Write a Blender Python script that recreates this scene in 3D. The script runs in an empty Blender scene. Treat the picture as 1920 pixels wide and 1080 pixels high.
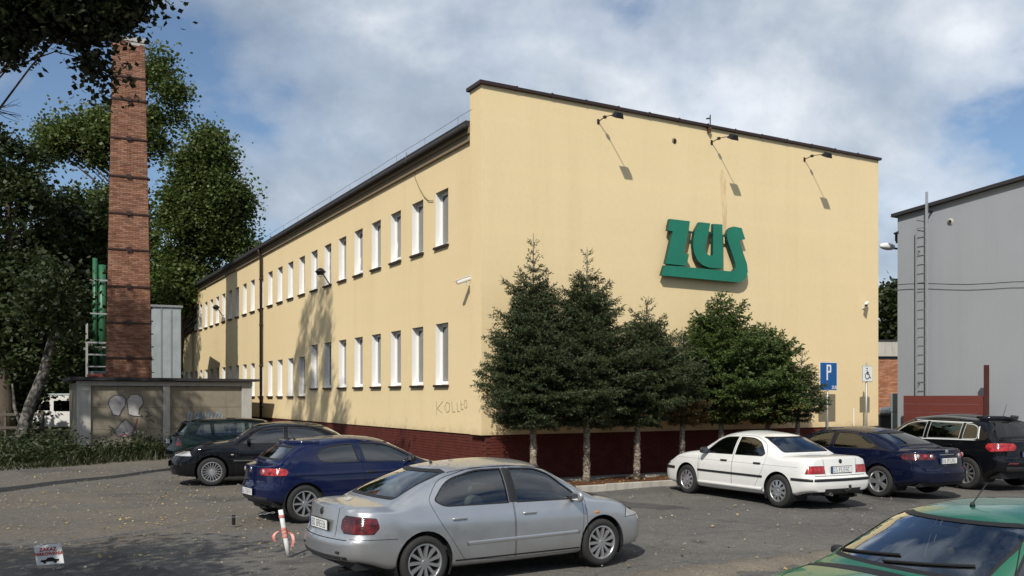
import bpy, bmesh, math, random
import numpy as np
from mathutils import Vector, Matrix
from mathutils.bvhtree import BVHTree
random.seed(7)
RNG = np.random.default_rng(7)
SC = bpy.context.scene
COL = SC.collection
PI = math.pi
R = math.radians

# ------------------------------------------------------------------ camera, sky, sun, exposure
CAM_H = 2.10
FPX = 1680.0                 # focal length in photograph pixels (1920 wide)
HORIZON = 743.0              # photograph row of the horizon
PHI = 0.513                  # bearing of the gable wall
CORNER = (-0.641, 21.12)     # building corner on the ground
cam = bpy.data.cameras.new('camera'); camo = bpy.data.objects.new('camera', cam); COL.objects.link(camo)
camo.location = (0, 0, CAM_H); camo.rotation_euler = (R(90), 0, 0)
cam.sensor_width = 36.0; cam.lens = 36.0 * FPX / 1920.0
cam.shift_y = (HORIZON - 540.0) / 1920.0
cam.clip_start = 0.05; cam.clip_end = 3000
SC.camera = camo
SUN_DIR = Vector((-0.3265, -1.0504, 0.99)).normalized()      # towards the sun
sun = bpy.data.lights.new('sun', 'SUN'); suno = bpy.data.objects.new('sun', sun); COL.objects.link(suno)
sun.energy = 4.1; sun.angle = R(0.53); sun.color = (1.0, 0.94, 0.84)
suno.rotation_euler = SUN_DIR.to_track_quat('Z', 'Y').to_euler(); suno.location = (-10, -30, 40)
W = bpy.data.worlds.new('World'); SC.world = W; W.use_nodes = True
def build_world():
    nt = W.node_tree; nt.nodes.clear(); N = nt.nodes.new; L = nt.links.new
    out = N('ShaderNodeOutputWorld'); bg = N('ShaderNodeBackground'); bg.inputs[1].default_value = 0.10
    sky = N('ShaderNodeTexSky'); sky.sky_type = 'NISHITA'; sky.sun_disc = False
    sky.sun_elevation = math.asin(SUN_DIR.z); sky.sun_rotation = math.atan2(SUN_DIR.x, SUN_DIR.y)
    sky.air_density = 1.0; sky.dust_density = 0.6; sky.ozone_density = 3.0
    tc = N('ShaderNodeTexCoord'); sep = N('ShaderNodeSeparateXYZ'); L(tc.outputs['Generated'], sep.inputs[0])
    add = N('ShaderNodeMath'); add.operation = 'ADD'; add.inputs[1].default_value = 0.50; L(sep.outputs[2], add.inputs[0])
    mx = N('ShaderNodeMath'); mx.operation = 'MAXIMUM'; mx.inputs[1].default_value = 0.05; L(add.outputs[0], mx.inputs[0])
    dx = N('ShaderNodeMath'); dx.operation = 'DIVIDE'; L(sep.outputs[0], dx.inputs[0]); L(mx.outputs[0], dx.inputs[1])
    dy = N('ShaderNodeMath'); dy.operation = 'DIVIDE'; L(sep.outputs[1], dy.inputs[0]); L(mx.outputs[0], dy.inputs[1])
    cb = N('ShaderNodeCombineXYZ'); L(dx.outputs[0], cb.inputs[0]); L(dy.outputs[0], cb.inputs[1])
    def noise(scale, detail, rough, off, dist=0.0):
        mp = N('ShaderNodeMapping'); mp.inputs['Location'].default_value = off; L(cb.outputs[0], mp.inputs[0])
        n = N('ShaderNodeTexNoise'); n.inputs['Scale'].default_value = scale; n.inputs['Detail'].default_value = detail
        n.inputs['Roughness'].default_value = rough; n.inputs['Distortion'].default_value = dist; L(mp.outputs[0], n.inputs['Vector'])
        return n.outputs[0]
    def ramp(src, stops):
        r = N('ShaderNodeValToRGB'); L(src, r.inputs[0]); e = r.color_ramp.elements
        while len(e) > 2: e.remove(e[0])
        for i, (p, c) in enumerate(stops):
            if i < 2: e[i].position = p; e[i].color = c
            else:
                q = e.new(p); q.color = c
        return r.outputs[0]
    cover = ramp(noise(1.75, 10, 0.54, CLOUD_OFF, 0.15), [(0.415, (0, 0, 0, 1)), (0.47, (.66, .66, .66, 1)), (0.545, (.97, .97, .97, 1))])
    shade = ramp(noise(2.1, 8, 0.55, CLOUD_OFF2, 0.2), [(0.37, (2.5, 3.15, 4.1, 1)), (0.50, (4.5, 5.2, 6.1, 1)), (0.62, (8.2, 8.6, 9.1, 1))])
    mixc = N('ShaderNodeMix'); mixc.data_type = 'RGBA'
    L(cover, mixc.inputs['Factor']); L(sky.outputs[0], mixc.inputs['A']); L(shade, mixc.inputs['B'])
    L(mixc.outputs['Result'], bg.inputs[0]); L(bg.outputs[0], out.inputs[0])
CLOUD_OFF = (-9.625839426879693, -10.626761558132145, 0.0)
CLOUD_OFF2 = (19.825793420418513, -1.1894596991020805, 4.0)
build_world()
SC.view_settings.view_transform = 'Standard'; SC.view_settings.look = 'None'
SC.view_settings.exposure = 0.12; SC.view_settings.gamma = 1.0
SC.cycles.use_denoising = True
SC.cycles.max_bounces = 8; SC.cycles.transparent_max_bounces = 24; SC.cycles.caustics_reflective = False; SC.cycles.caustics_refractive = False

# ------------------------------------------------------------------ helpers
def tag(o, label=None, cat=None, group=None, kind=None):
    if label: o['label'] = label
    if cat: o['category'] = cat
    if group: o['group'] = group
    if kind: o['kind'] = kind
    return o
def empty(name, loc=(0, 0, 0), rz=0.0, parent=None):
    o = bpy.data.objects.new(name, None); COL.objects.link(o); o.location = loc; o.rotation_euler = (0, 0, rz)
    o.empty_display_size = 0.1
    if parent: o.parent = parent
    return o
def thing(name, label, cat, loc=(0, 0, 0), rz=0.0, group=None):
    return tag(empty(name, loc, rz), label, cat, group)
def link_mesh(name, me, mat, parent=None, smooth=False):
    if mat is not None:
        me.materials.append(mat)
    if smooth: me.shade_smooth()
    o = bpy.data.objects.new(name, me); COL.objects.link(o)
    if parent: o.parent = parent
    return o
def np_mesh(name, V, F, mat, parent=None, smooth=False):
    """V (n,3), F (m,k) arrays with k fixed"""
    V = np.asarray(V, dtype=np.float32); F = np.asarray(F, dtype=np.int32)
    me = bpy.data.meshes.new(name); k = F.shape[1]
    me.vertices.add(len(V)); me.vertices.foreach_set('co', V.ravel())
    me.loops.add(F.size); me.loops.foreach_set('vertex_index', F.ravel())
    me.polygons.add(len(F)); me.polygons.foreach_set('loop_start', np.arange(0, F.size, k, dtype=np.int32))
    me.update(calc_edges=True)
    return link_mesh(name, me, mat, parent, smooth)
class MB:
    def __init__(self): self.v = []; self.f = []
    def add(self, vs, fs):
        b = len(self.v); self.v += [tuple(p) for p in vs]; self.f += [tuple(b + i for i in f) for f in fs]; return self
    def box(self, x0, x1, y0, y1, z0, z1, m=None):
        vs = [Vector(p) for p in ((x0, y0, z0), (x1, y0, z0), (x1, y1, z0), (x0, y1, z0), (x0, y0, z1), (x1, y0, z1), (x1, y1, z1), (x0, y1, z1))]
        if m is not None: vs = [m @ p for p in vs]
        return self.add(vs, [(0, 3, 2, 1), (4, 5, 6, 7), (0, 1, 5, 4), (1, 2, 6, 5), (2, 3, 7, 6), (3, 0, 4, 7)])
    def rbox(self, x0, x1, y0, y1, z0, z1, r=0.01, m=None):
        bm = bmesh.new(); bmesh.ops.create_cube(bm, size=1.0)
        for v in bm.verts: v.co = Vector(((x0 + x1) / 2 + v.co.x * (x1 - x0), (y0 + y1) / 2 + v.co.y * (y1 - y0), (z0 + z1) / 2 + v.co.z * (z1 - z0)))
        bmesh.ops.bevel(bm, geom=bm.edges[:], offset=r, segments=2, affect='EDGES', profile=0.5)
        bm.verts.index_update()
        vs = [(m @ v.co) if m is not None else v.co.copy() for v in bm.verts]
        self.add(vs, [[v.index for v in f.verts] for f in bm.faces]); bm.free(); return self
    def tube(self, pts, rad, n=8, cap=True):
        pts = [Vector(p) for p in pts]; rs = rad if hasattr(rad, '__len__') else [rad] * len(pts)
        vs = []; fs = []; up = Vector((0, 0, 1)); prev = None
        for i, p in enumerate(pts):
            t = (pts[min(i + 1, len(pts) - 1)] - pts[max(i - 1, 0)]).normalized()
            if prev is None:
                a = t.cross(up); a = t.cross(Vector((1, 0, 0))) if a.length < 1e-3 else a
            else: a = prev - t * prev.dot(t)
            a.normalize(); prev = a; b = t.cross(a)
            for k in range(n):
                w = 2 * PI * k / n; vs.append(p + (a * math.cos(w) + b * math.sin(w)) * rs[i])
        for i in range(len(pts) - 1):
            for k in range(n):
                fs.append((i * n + k, i * n + (k + 1) % n, (i + 1) * n + (k + 1) % n, (i + 1) * n + k))
        if cap: fs.append(tuple(range(n - 1, -1, -1))); fs.append(tuple(range((len(pts) - 1) * n, len(pts) * n)))
        return self.add(vs, fs)
    def lathe(self, prof, n=24, axis='z', c=(0, 0, 0)):
        """prof: (radius, height) pairs around an axis"""
        vs = []; fs = []
        for (r, h) in prof:
            for k in range(n):
                w = 2 * PI * k / n; a, b = r * math.cos(w), r * math.sin(w)
                p = (a, b, h) if axis == 'z' else (a, h, b) if axis == 'y' else (h, a, b)
                vs.append((p[0] + c[0], p[1] + c[1], p[2] + c[2]))
        for i in range(len(prof) - 1):
            for k in range(n): fs.append((i * n + k, i * n + (k + 1) % n, (i + 1) * n + (k + 1) % n, (i + 1) * n + k))
        return self.add(vs, fs)
    def prism(self, poly, fn, d0, d1):
        """poly list of 2-tuples, fn(a,b,d)->3D point"""
        n = len(poly); vs = [fn(a, b, d0) for a, b in poly] + [fn(a, b, d1) for a, b in poly]
        fs = [tuple(range(n - 1, -1, -1)), tuple(range(n, 2 * n))] + [(i, (i + 1) % n, n + (i + 1) % n, n + i) for i in range(n)]
        return self.add(vs, fs)
    def build(self, name, mat, parent=None, smooth=False, fix=False):
        me = bpy.data.meshes.new(name); me.from_pydata([tuple(p) for p in self.v], [], [tuple(f) for f in self.f])
        if fix:
            bm = bmesh.new(); bm.from_mesh(me); bmesh.ops.recalc_face_normals(bm, faces=bm.faces[:]); bm.to_mesh(me); bm.free()
        me.update()
        return link_mesh(name, me, mat, parent, smooth)
def ground_at(px, py, z=0.0):
    """where a photograph pixel meets the level z"""
    y = FPX * (CAM_H - z) / (py - HORIZON); return ((px - 960) / FPX * y, y, z)
def on_depth(px, py, y):
    return Vector(((px - 960) / FPX * y, y, CAM_H + (HORIZON - py) / FPX * y))
CP, SP = math.cos(PHI), math.sin(PHI)
def bl(u, t, z=0.0):
    """building frame (u along the gable, t along the long side) to world"""
    return Vector((CORNER[0] + u * CP - t * SP, CORNER[1] + u * SP + t * CP, z))
def gab(px, py, D=0.0):
    """photograph pixel to (u, z) on the plane D metres in front of the gable wall"""
    r = (px - 960) / FPX; ax = CORNER[0] + D * SP; ay = CORNER[1] - D * CP
    u = (r * ay - ax) / (CP - r * SP); y = ay + u * SP
    return u, CAM_H + (HORIZON - py) / FPX * y
def fac(px, py, D=0.0):
    """photograph pixel to (t, z) on the plane D metres in front of the long wall"""
    r = (px - 960) / FPX; ax = CORNER[0] - D * CP; ay = CORNER[1] - D * SP
    t = (ax - r * ay) / (SP + r * CP); y = ay + t * CP
    return t, CAM_H + (HORIZON - py) / FPX * y

# ------------------------------------------------------------------ materials
MATS = {}
class NT:
    def __init__(self, name):
        self.m = bpy.data.materials.new(name); self.m.use_nodes = True; self.t = self.m.node_tree; self.t.nodes.clear()
        self.out = self.n('ShaderNodeOutputMaterial'); self.p = None; self._c = None
    def n(self, typ, **kw):
        x = self.t.nodes.new(typ)
        for k, v in kw.items(): setattr(x, k, v)
        return x
    def l(self, a, b): self.t.links.new(a, b)
    def coord(self, kind='Object'):
        if self._c is None: self._c = self.n('ShaderNodeTexCoord')
        return self._c.outputs[kind]
    def pos(self): return self.n('ShaderNodeNewGeometry').outputs['Position']
    def noise(self, scale, detail=4, rough=0.55, src=None, stretch=None, dist=0.0):
        x = self.n('ShaderNodeTexNoise'); x.inputs['Scale'].default_value = scale; x.inputs['Detail'].default_value = detail
        x.inputs['Roughness'].default_value = rough; x.inputs['Distortion'].default_value = dist
        s = src if src is not None else self.coord()
        if stretch:
            mp = self.n('ShaderNodeMapping'); mp.inputs['Scale'].default_value = stretch; self.l(s, mp.inputs[0]); s = mp.outputs[0]
        self.l(s, x.inputs['Vector']); return x.outputs[0]
    def ramp(self, src, stops):
        r = self.n('ShaderNodeValToRGB'); self.l(src, r.inputs[0]); e = r.color_ramp.elements
        for i, (p, c) in enumerate(stops):
            c = c if hasattr(c, '__len__') else (c, c, c); c = tuple(c) + ((1,) if len(c) == 3 else ())
            if i < 2: e[i].position = p; e[i].color = c
            else: e.new(p).color = c
        return r.outputs[0]
    def mix(self, f, a, b, mode='MIX'):
        x = self.n('ShaderNodeMix', data_type='RGBA', blend_type=mode)
        for s, i in ((f, 'Factor'), (a, 'A'), (b, 'B')):
            sock = [q for q in x.inputs if q.name == i and (q.type == ('VALUE' if i == 'Factor' else 'RGBA'))][0]
            if hasattr(s, 'is_linked'): self.l(s, sock)
            elif i == 'Factor': sock.default_value = s
            else: sock.default_value = tuple(s) + ((1,) if len(s) == 3 else ())
        return [q for q in x.outputs if q.type == 'RGBA'][0]
    def bsdf(self, col, rough=0.6, metal=0.0, spec=0.5, **kw):
        p = self.p = self.n('ShaderNodeBsdfPrincipled')
        if hasattr(col, 'is_linked'): self.l(col, p.inputs['Base Color'])
        else: p.inputs['Base Color'].default_value = tuple(col) + (1,)
        if hasattr(rough, 'is_linked'): self.l(rough, p.inputs['Roughness'])
        else: p.inputs['Roughness'].default_value = rough
        p.inputs['Metallic'].default_value = metal; p.inputs['Specular IOR Level'].default_value = spec
        for k, v in kw.items(): p.inputs[k.replace('_', ' ')].default_value = v
        self.l(p.outputs[0], self.out.inputs[0]); return self
    def bump(self, h, strength=0.3, dist=0.01):
        b = self.n('ShaderNodeBump'); b.inputs['Strength'].default_value = strength; b.inputs['Distance'].default_value = dist
        self.l(h, b.inputs['Height']); self.l(b.outputs[0], self.p.inputs['Normal']); return self
def simple(name, col, rough=0.6, metal=0.0, var=0.12, scale=6.0, spec=0.5, bump=0.0, **kw):
    t = NT(name); n = t.noise(scale, 5, 0.6)
    c = t.mix(n, [x * (1 - var) for x in col], [min(1, x * (1 + var)) for x in col])
    t.bsdf(c, rough, metal, spec, **kw)
    if bump: t.bump(t.noise(scale * 12, 3, 0.6), bump, 0.004)
    MATS[name] = t.m; return t.m
def paint(name, col, metal=0.0, flake=0.0, rough=0.28, dirt=0.1, spec=0.5, coat=0.85):
    t = NT(name); n = t.noise(2.2, 6, 0.65)
    c = t.mix(t.ramp(n, [(0.35, 0.0), (0.75, dirt)]), col, (0.30, 0.28, 0.25))
    rg = t.ramp(t.noise(5.0, 5, 0.6), [(0.3, rough - 0.06), (0.8, rough + 0.12)])
    t.bsdf(c, rg, metal, spec, Coat_Weight=coat, Coat_Roughness=0.04)
    MATS[name] = t.m; return t.m
def glass(name, tint=(0.55, 0.62, 0.58), gloss=1.0, rough=0.015):
    t = NT(name); fr = t.n('ShaderNodeFresnel'); fr.inputs[0].default_value = 1.5
    mul = t.n('ShaderNodeMath', operation='MULTIPLY_ADD', use_clamp=True); t.l(fr.outputs[0], mul.inputs[0]); mul.inputs[1].default_value = 1.6 * gloss; mul.inputs[2].default_value = 0.045
    tr = t.n('ShaderNodeBsdfTransparent'); tr.inputs[0].default_value = tint + (1,)
    gl = t.n('ShaderNodeBsdfGlossy'); gl.inputs['Roughness'].default_value = rough; gl.inputs[0].default_value = (0.95, 0.97, 1, 1)
    mx = t.n('ShaderNodeMixShader'); t.l(mul.outputs[0], mx.inputs[0]); t.l(tr.outputs[0], mx.inputs[1]); t.l(gl.outputs[0], mx.inputs[2])
    t.l(mx.outputs[0], t.out.inputs[0]); MATS[name] = t.m; return t.m
def leafmat(name, dark, light, trans=0.35, rough=0.5):
    t = NT(name); g = t.n('ShaderNodeNewGeometry')
    big = t.noise(0.55, 3, 0.5)
    c = t.mix(g.outputs['Random Per Island'], dark, light)
    c = t.mix(t.ramp(big, [(0.35, 0.0), (0.7, 0.6)]), c, [(a + b * 2) / 3 for a, b in zip(dark, light)])
    p = t.n('ShaderNodeBsdfPrincipled'); t.l(c, p.inputs['Base Color']); p.inputs['Roughness'].default_value = rough; p.inputs['Specular IOR Level'].default_value = 0.35
    tl = t.n('ShaderNodeBsdfTranslucent'); c2 = t.mix(0.5, c, [x * 1.25 for x in light]); t.l(c2, tl.inputs[0])
    mx = t.n('ShaderNodeMixShader'); mx.inputs[0].default_value = trans; t.l(p.outputs[0], mx.inputs[1]); t.l(tl.outputs[0], mx.inputs[2])
    t.l(mx.outputs[0], t.out.inputs[0]); MATS[name] = t.m; return t.m

def make_materials():
    # ochre render: fine grain, blotches and faint vertical run marks
    t = NT('ochre_render')
    base = t.mix(t.noise(0.35, 5, 0.6), (0.71, 0.572, 0.338), (0.80, 0.655, 0.40))
    run = t.ramp(t.noise(1.0, 5, 0.7, stretch=(1.3, 1.3, 0.09)), [(0.50, 0.0), (0.78, 0.30)])
    base = t.mix(run, base, (0.60, 0.46, 0.25))
    coats = t.ramp(t.noise(1.0, 3, 0.6, stretch=(0.08, 0.08, 2.2)), [(0.45, 0.0), (0.62, 0.14)])
    base = t.mix(coats, base, (0.86, 0.68, 0.40))
    base = t.mix(t.ramp(t.noise(38, 2, 0.6), [(0.3, 0.0), (0.8, 0.16)]), base, (0.55, 0.40, 0.20))
    base = t.mix(t.ramp(t.noise(9, 4, 0.7), [(0.45, 0.0), (0.75, 0.13)]), base, (0.50, 0.37, 0.20))
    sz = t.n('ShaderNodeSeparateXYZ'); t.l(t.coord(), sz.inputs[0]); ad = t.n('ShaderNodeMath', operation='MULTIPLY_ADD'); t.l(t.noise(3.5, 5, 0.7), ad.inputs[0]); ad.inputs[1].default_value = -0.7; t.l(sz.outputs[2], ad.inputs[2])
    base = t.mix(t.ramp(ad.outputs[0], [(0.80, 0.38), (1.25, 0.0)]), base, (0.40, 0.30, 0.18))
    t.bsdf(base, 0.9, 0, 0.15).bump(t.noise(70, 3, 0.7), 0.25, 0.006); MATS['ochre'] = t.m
    t = NT('grey_render')
    base = t.mix(t.noise(0.5, 5, 0.6), (0.255, 0.275, 0.305), (0.305, 0.325, 0.355))
    base = t.mix(t.ramp(t.noise(30, 2, 0.6), [(0.3, 0.0), (0.8, 0.3)]), base, (0.40, 0.42, 0.45))
    base = t.mix(t.ramp(t.noise(1.0, 5, 0.7, stretch=(1.5, 1.5, 0.1)), [(0.5, 0.0), (0.8, 0.25)]), base, (0.22, 0.23, 0.25))
    t.bsdf(base, 0.9, 0, 0.15).bump(t.noise(45, 3, 0.7), 0.35, 0.008); MATS['greywall'] = t.m
    # asphalt: worn, with sandy patches and darker repairs
    t = NT('asphalt'); P = t.pos()
    base = t.mix(t.noise(0.9, 6, 0.65, P), (0.060, 0.057, 0.055), (0.108, 0.102, 0.094))
    base = t.mix(t.ramp(t.noise(0.16, 4, 0.6, P, stretch=(1, 2.2, 1)), [(0.46, 0.0), (0.64, 0.7)]), base, (0.125, 0.115, 0.10))
    base = t.mix(t.ramp(t.noise(0.30, 3, 0.5, P), [(0.60, 0.0), (0.64, 0.55)]), base, (0.050, 0.048, 0.048))
    base = t.mix(t.ramp(t.noise(85, 2, 0.75, P), [(0.50, 0.0), (0.72, 0.55)]), base, (0.21, 0.195, 0.175))
    base = t.mix(t.ramp(t.noise(55, 2, 0.7, P), [(0.56, 0.0), (0.72, 0.6)]), base, (0.022, 0.021, 0.021))
    vor = t.n('ShaderNodeTexVoronoi', feature='DISTANCE_TO_EDGE'); vor.inputs['Scale'].default_value = 0.28
    wv = t.n('ShaderNodeVectorMath', operation='ADD'); t.l(P, wv.inputs[0])
    nz = t.n('ShaderNodeTexNoise'); nz.inputs['Scale'].default_value = 1.3; nz.inputs['Detail'].default_value = 5; t.l(P, nz.inputs['Vector']); t.l(nz.outputs['Color'], wv.inputs[1]); t.l(wv.outputs[0], vor.inputs['Vector'])
    crack = t.ramp(vor.outputs['Distance'], [(0.004, 0.75), (0.010, 0.0)])
    base = t.mix(crack, base, (0.025, 0.024, 0.023))
    t.bsdf(base, 0.88, 0, 0.3).bump(t.noise(60, 4, 0.8, P), 0.55, 0.012); MATS['asphalt'] = t.m
    t = NT('sandy_gravel'); P = t.pos()
    base = t.mix(t.noise(1.2, 6, 0.7, P), (0.115, 0.100, 0.082), (0.215, 0.185, 0.145))
    base = t.mix(t.ramp(t.noise(0.35, 4, 0.6, P, stretch=(1, 2, 1)), [(0.42, 0.0), (0.6, 0.8)]), base, (0.085, 0.078, 0.070))
    base = t.mix(t.ramp(t.noise(45, 3, 0.75, P), [(0.5, 0.0), (0.7, 0.7)]), base, (0.30, 0.265, 0.215))
    base = t.mix(t.ramp(t.noise(33, 2, 0.7, P), [(0.56, 0.0), (0.72, 0.6)]), base, (0.045, 0.04, 0.035))
    t.bsdf(base, 0.95, 0, 0.2).bump(t.noise(40, 4, 0.8, P), 0.7, 0.02); MATS['gravel'] = t.m
    t = NT('mulch'); P = t.pos()
    base = t.mix(t.noise(22, 4, 0.8, P), (0.035, 0.018, 0.010), (0.19, 0.085, 0.040))
    t.bsdf(base, 0.95, 0, 0.2).bump(t.noise(30, 4, 0.8, P), 0.9, 0.03); MATS['mulch'] = t.m
    t = NT('soil'); P = t.pos()
    base = t.mix(t.noise(3, 5, 0.7, P), (0.035, 0.036, 0.018), (0.085, 0.075, 0.04))
    t.bsdf(base, 0.95, 0, 0.2).bump(t.noise(20, 4, 0.8, P), 0.8, 0.03); MATS['soil'] = t.m
    for nm, c0, c1 in (('concrete', (0.33, 0.315, 0.28), (0.48, 0.46, 0.41)), ('kerbstone', (0.30, 0.285, 0.25), (0.50, 0.47, 0.42)), ('garage_panel', (0.16, 0.142, 0.110), (0.31, 0.28, 0.22)), ('garage_post', (0.30, 0.30, 0.29), (0.50, 0.49, 0.46))):
        t = NT(nm); base = t.mix(t.noise(1.8, 6, 0.7), c0, c1)
        base = t.mix(t.ramp(t.noise(3.0, 5, 0.7, stretch=(2, 2, 0.25)), [(0.5, 0.0), (0.75, 0.5)]), base, [x * 0.5 for x in c0])
        t.bsdf(base, 0.9, 0, 0.2).bump(t.noise(25, 4, 0.7), 0.4, 0.01); MATS[nm] = t.m
    def bricky(nm, cols, scl=1.0):
        t = NT(nm); oi = t.n('ShaderNodeObjectInfo'); g = t.n('ShaderNodeNewGeometry')
        am = t.n('ShaderNodeMath', operation='ADD'); t.l(oi.outputs['Random'], am.inputs[0]); t.l(g.outputs['Random Per Island'], am.inputs[1])
        frac = t.n('ShaderNodeMath', operation='FRACT'); t.l(am.outputs[0], frac.inputs[0])
        c = t.ramp(frac.outputs[0], [(0.0, cols[0]), (0.45, cols[1]), (0.8, cols[2]), (1.0, cols[3])])
        c = t.mix(t.ramp(t.noise(3.0, 5, 0.7, t.pos()), [(0.45, 0.0), (0.75, 0.55)]), c, [x * 0.45 for x in cols[0]])
        t.bsdf(c, 0.85, 0, 0.25).bump(t.noise(60, 3, 0.7, t.pos()), 0.5, 0.006); MATS[nm] = t.m
    bricky('chimney_brick', [(0.165, 0.078, 0.052), (0.245, 0.120, 0.078), (0.31, 0.165, 0.11), (0.245, 0.145, 0.105)])
    bricky('plinth_brick', [(0.098, 0.023, 0.017), (0.104, 0.025, 0.018), (0.112, 0.027, 0.019), (0.100, 0.024, 0.018)])
    bricky('red_brick', [(0.27, 0.11, 0.06), (0.36, 0.16, 0.09), (0.43, 0.22, 0.13), (0.3, 0.15, 0.1)])
    simple('mortar', (0.17, 0.135, 0.10), 0.95, 0, 0.2, 8)
    simple('plinth_mortar', (0.080, 0.020, 0.015), 0.95, 0, 0.2, 8)
    simple('shaded_soffit', (0.30, 0.27, 0.22), 0.9, 0, 0.15, 5)  # greyer than the white reveal; shade under the lintel put into its colour
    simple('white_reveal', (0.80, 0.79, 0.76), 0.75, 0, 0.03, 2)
    simple('white_pvc', (0.78, 0.78, 0.77), 0.35, 0, 0.03, 2)
    simple('brown_metal', (0.035, 0.018, 0.014), 0.45, 0.2, 0.2, 5)
    simple('roof_felt', (0.022, 0.020, 0.022), 0.8, 0, 0.3, 5)
    simple('cornice', (0.20, 0.155, 0.095), 0.85, 0, 0.15, 3)
    simple('black_metal', (0.015, 0.015, 0.016), 0.45, 0.3, 0.2, 10)
    simple('grey_metal', (0.33, 0.34, 0.35), 0.45, 0.7, 0.1, 8)
    simple('galv', (0.52, 0.54, 0.56), 0.4, 0.6, 0.12, 10)
    simple('sheet_metal', (0.33, 0.38, 0.40), 0.5, 0.35, 0.35, 1.6)
    simple('rust', (0.12, 0.05, 0.028), 0.85, 0.2, 0.3, 14)
    simple('sign_green', (0.010, 0.165, 0.105), 0.5, 0.0, 0.22, 2.2)
    simple('sign_side', (0.006, 0.05, 0.035), 0.55, 0.0, 0.15, 3)
    simple('camera_white', (0.62, 0.62, 0.60), 0.4, 0, 0.06, 6)
    simple('sign_blue', (0.006, 0.085, 0.28), 0.35, 0, 0.05, 4)
    simple('sign_white', (0.72, 0.74, 0.74), 0.4, 0, 0.05, 4)
    simple('sign_black', (0.012, 0.012, 0.014), 0.5, 0, 0.1, 4)
    simple('sign_red', (0.42, 0.015, 0.02), 0.5, 0, 0.1, 4)
    simple('post_red', (0.055, 0.012, 0.012), 0.75, 0, 0.15, 3)
    simple('dark_red', (0.13, 0.028, 0.022), 0.75, 0, 0.12, 2.0)
    simple('pole_grey', (0.36, 0.37, 0.38), 0.5, 0.5, 0.12, 9)
    simple('tyre', (0.018, 0.018, 0.018), 0.85, 0, 0.35, 12)
    simple('rubber', (0.010, 0.010, 0.011), 0.6, 0, 0.2, 10)
    simple('trim_black', (0.016, 0.016, 0.017), 0.5, 0, 0.2, 10)
    simple('alloy', (0.55, 0.56, 0.58), 0.32, 0.85, 0.06, 12)
    simple('alloy_dark', (0.06, 0.06, 0.062), 0.6, 0.3, 0.15, 12)
    simple('chrome', (0.75, 0.76, 0.78), 0.12, 1.0, 0.03, 12)
    simple('seat_dark', (0.030, 0.031, 0.035), 0.85, 0, 0.2, 20)
    simple('seat_light', (0.30, 0.29, 0.27), 0.85, 0, 0.12, 20)
    simple('headliner', (0.32, 0.31, 0.29), 0.9, 0, 0.08, 10)
    simple('dash', (0.022, 0.023, 0.025), 0.7, 0, 0.2, 14)
    simple('plate_white', (0.70, 0.71, 0.70), 0.4, 0, 0.05, 8)
    simple('plate_ink', (0.02, 0.02, 0.025), 0.5, 0, 0.1, 8)
    simple('plate_blue', (0.01, 0.05, 0.25), 0.4, 0, 0.05, 8)
    for nm, c0, c1 in (('lamp_red', (0.24, 0.006, 0.010), (0.50, 0.03, 0.03)), ('lamp_dark_red', (0.035, 0.002, 0.004), (0.14, 0.005, 0.007))):
        t = NT(nm); v = t.n('ShaderNodeTexVoronoi', feature='F1'); v.inputs['Scale'].default_value = 14; t.l(t.coord(), v.inputs['Vector'])
        w = t.n('ShaderNodeTexWave', wave_type='BANDS', bands_direction='Z'); w.inputs['Scale'].default_value = 18; t.l(t.coord(), w.inputs['Vector'])
        t.bsdf(t.mix(t.ramp(v.outputs['Distance'], [(0.2, 0.0), (0.7, 1.0)]), c1, c0), 0.12, 0, 0.6, Coat_Weight=1.0, Coat_Roughness=0.02).bump(w.outputs[0], 0.4, 0.004); MATS[nm] = t.m
    simple('lamp_clear', (0.62, 0.62, 0.60), 0.10, 0.5, 0.2, 26, 0.6, Coat_Weight=1.0)
    simple('lamp_amber', (0.55, 0.16, 0.015), 0.15, 0, 0.2, 16, 0.6, Coat_Weight=1.0)
    paint('paint_silver', (0.50, 0.51, 0.525), 0.80, rough=0.36, dirt=0.16)
    paint('paint_navy', (0.003, 0.007, 0.038), 0.0, rough=0.5, dirt=0.02, spec=0.0, coat=1.0)
    paint('paint_black', (0.0035, 0.004, 0.006), 0.0, rough=0.5, dirt=0.012, spec=0.0, coat=0.8)
    paint('paint_darkblue', (0.003, 0.005, 0.020), 0.0, rough=0.5, dirt=0.012, spec=0.0, coat=0.9)
    paint('paint_white', (0.72, 0.72, 0.70), 0.0, rough=0.35, dirt=0.12)
    paint('paint_green', (0.010, 0.145, 0.075), 0.35, rough=0.32, dirt=0.10)
    paint('paint_darkgreen', (0.004, 0.014, 0.011), 0.0, rough=0.5, dirt=0.02, spec=0.0, coat=0.8)
    glass('car_glass', (0.50, 0.57, 0.54), 1.1); glass('car_glass_dark', (0.22, 0.265, 0.26), 1.05); glass('car_glass_front', (0.55, 0.66, 0.63), 1.9)
    glass('window_glass', (0.30, 0.34, 0.36), 1.4, 0.02)
    t = NT('bark'); base = t.mix(t.noise(9, 5, 0.7, stretch=(1, 1, 0.25)), (0.045, 0.036, 0.028), (0.13, 0.105, 0.08))
    t.bsdf(base, 0.95, 0, 0.2).bump(t.noise(14, 4, 0.7, stretch=(1, 1, 0.2)), 0.9, 0.03); MATS['bark'] = t.m
    t = NT('spruce_bark'); base = t.mix(t.ramp(t.noise(11, 5, 0.75, stretch=(1, 1, 1.8)), [(0.38, 0.0), (0.62, 1.0)]), (0.07, 0.05, 0.035), (0.40, 0.35, 0.28))
    t.bsdf(base, 0.95, 0, 0.2).bump(t.noise(20, 4, 0.7), 0.9, 0.02); MATS['spruce_bark'] = t.m
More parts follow.
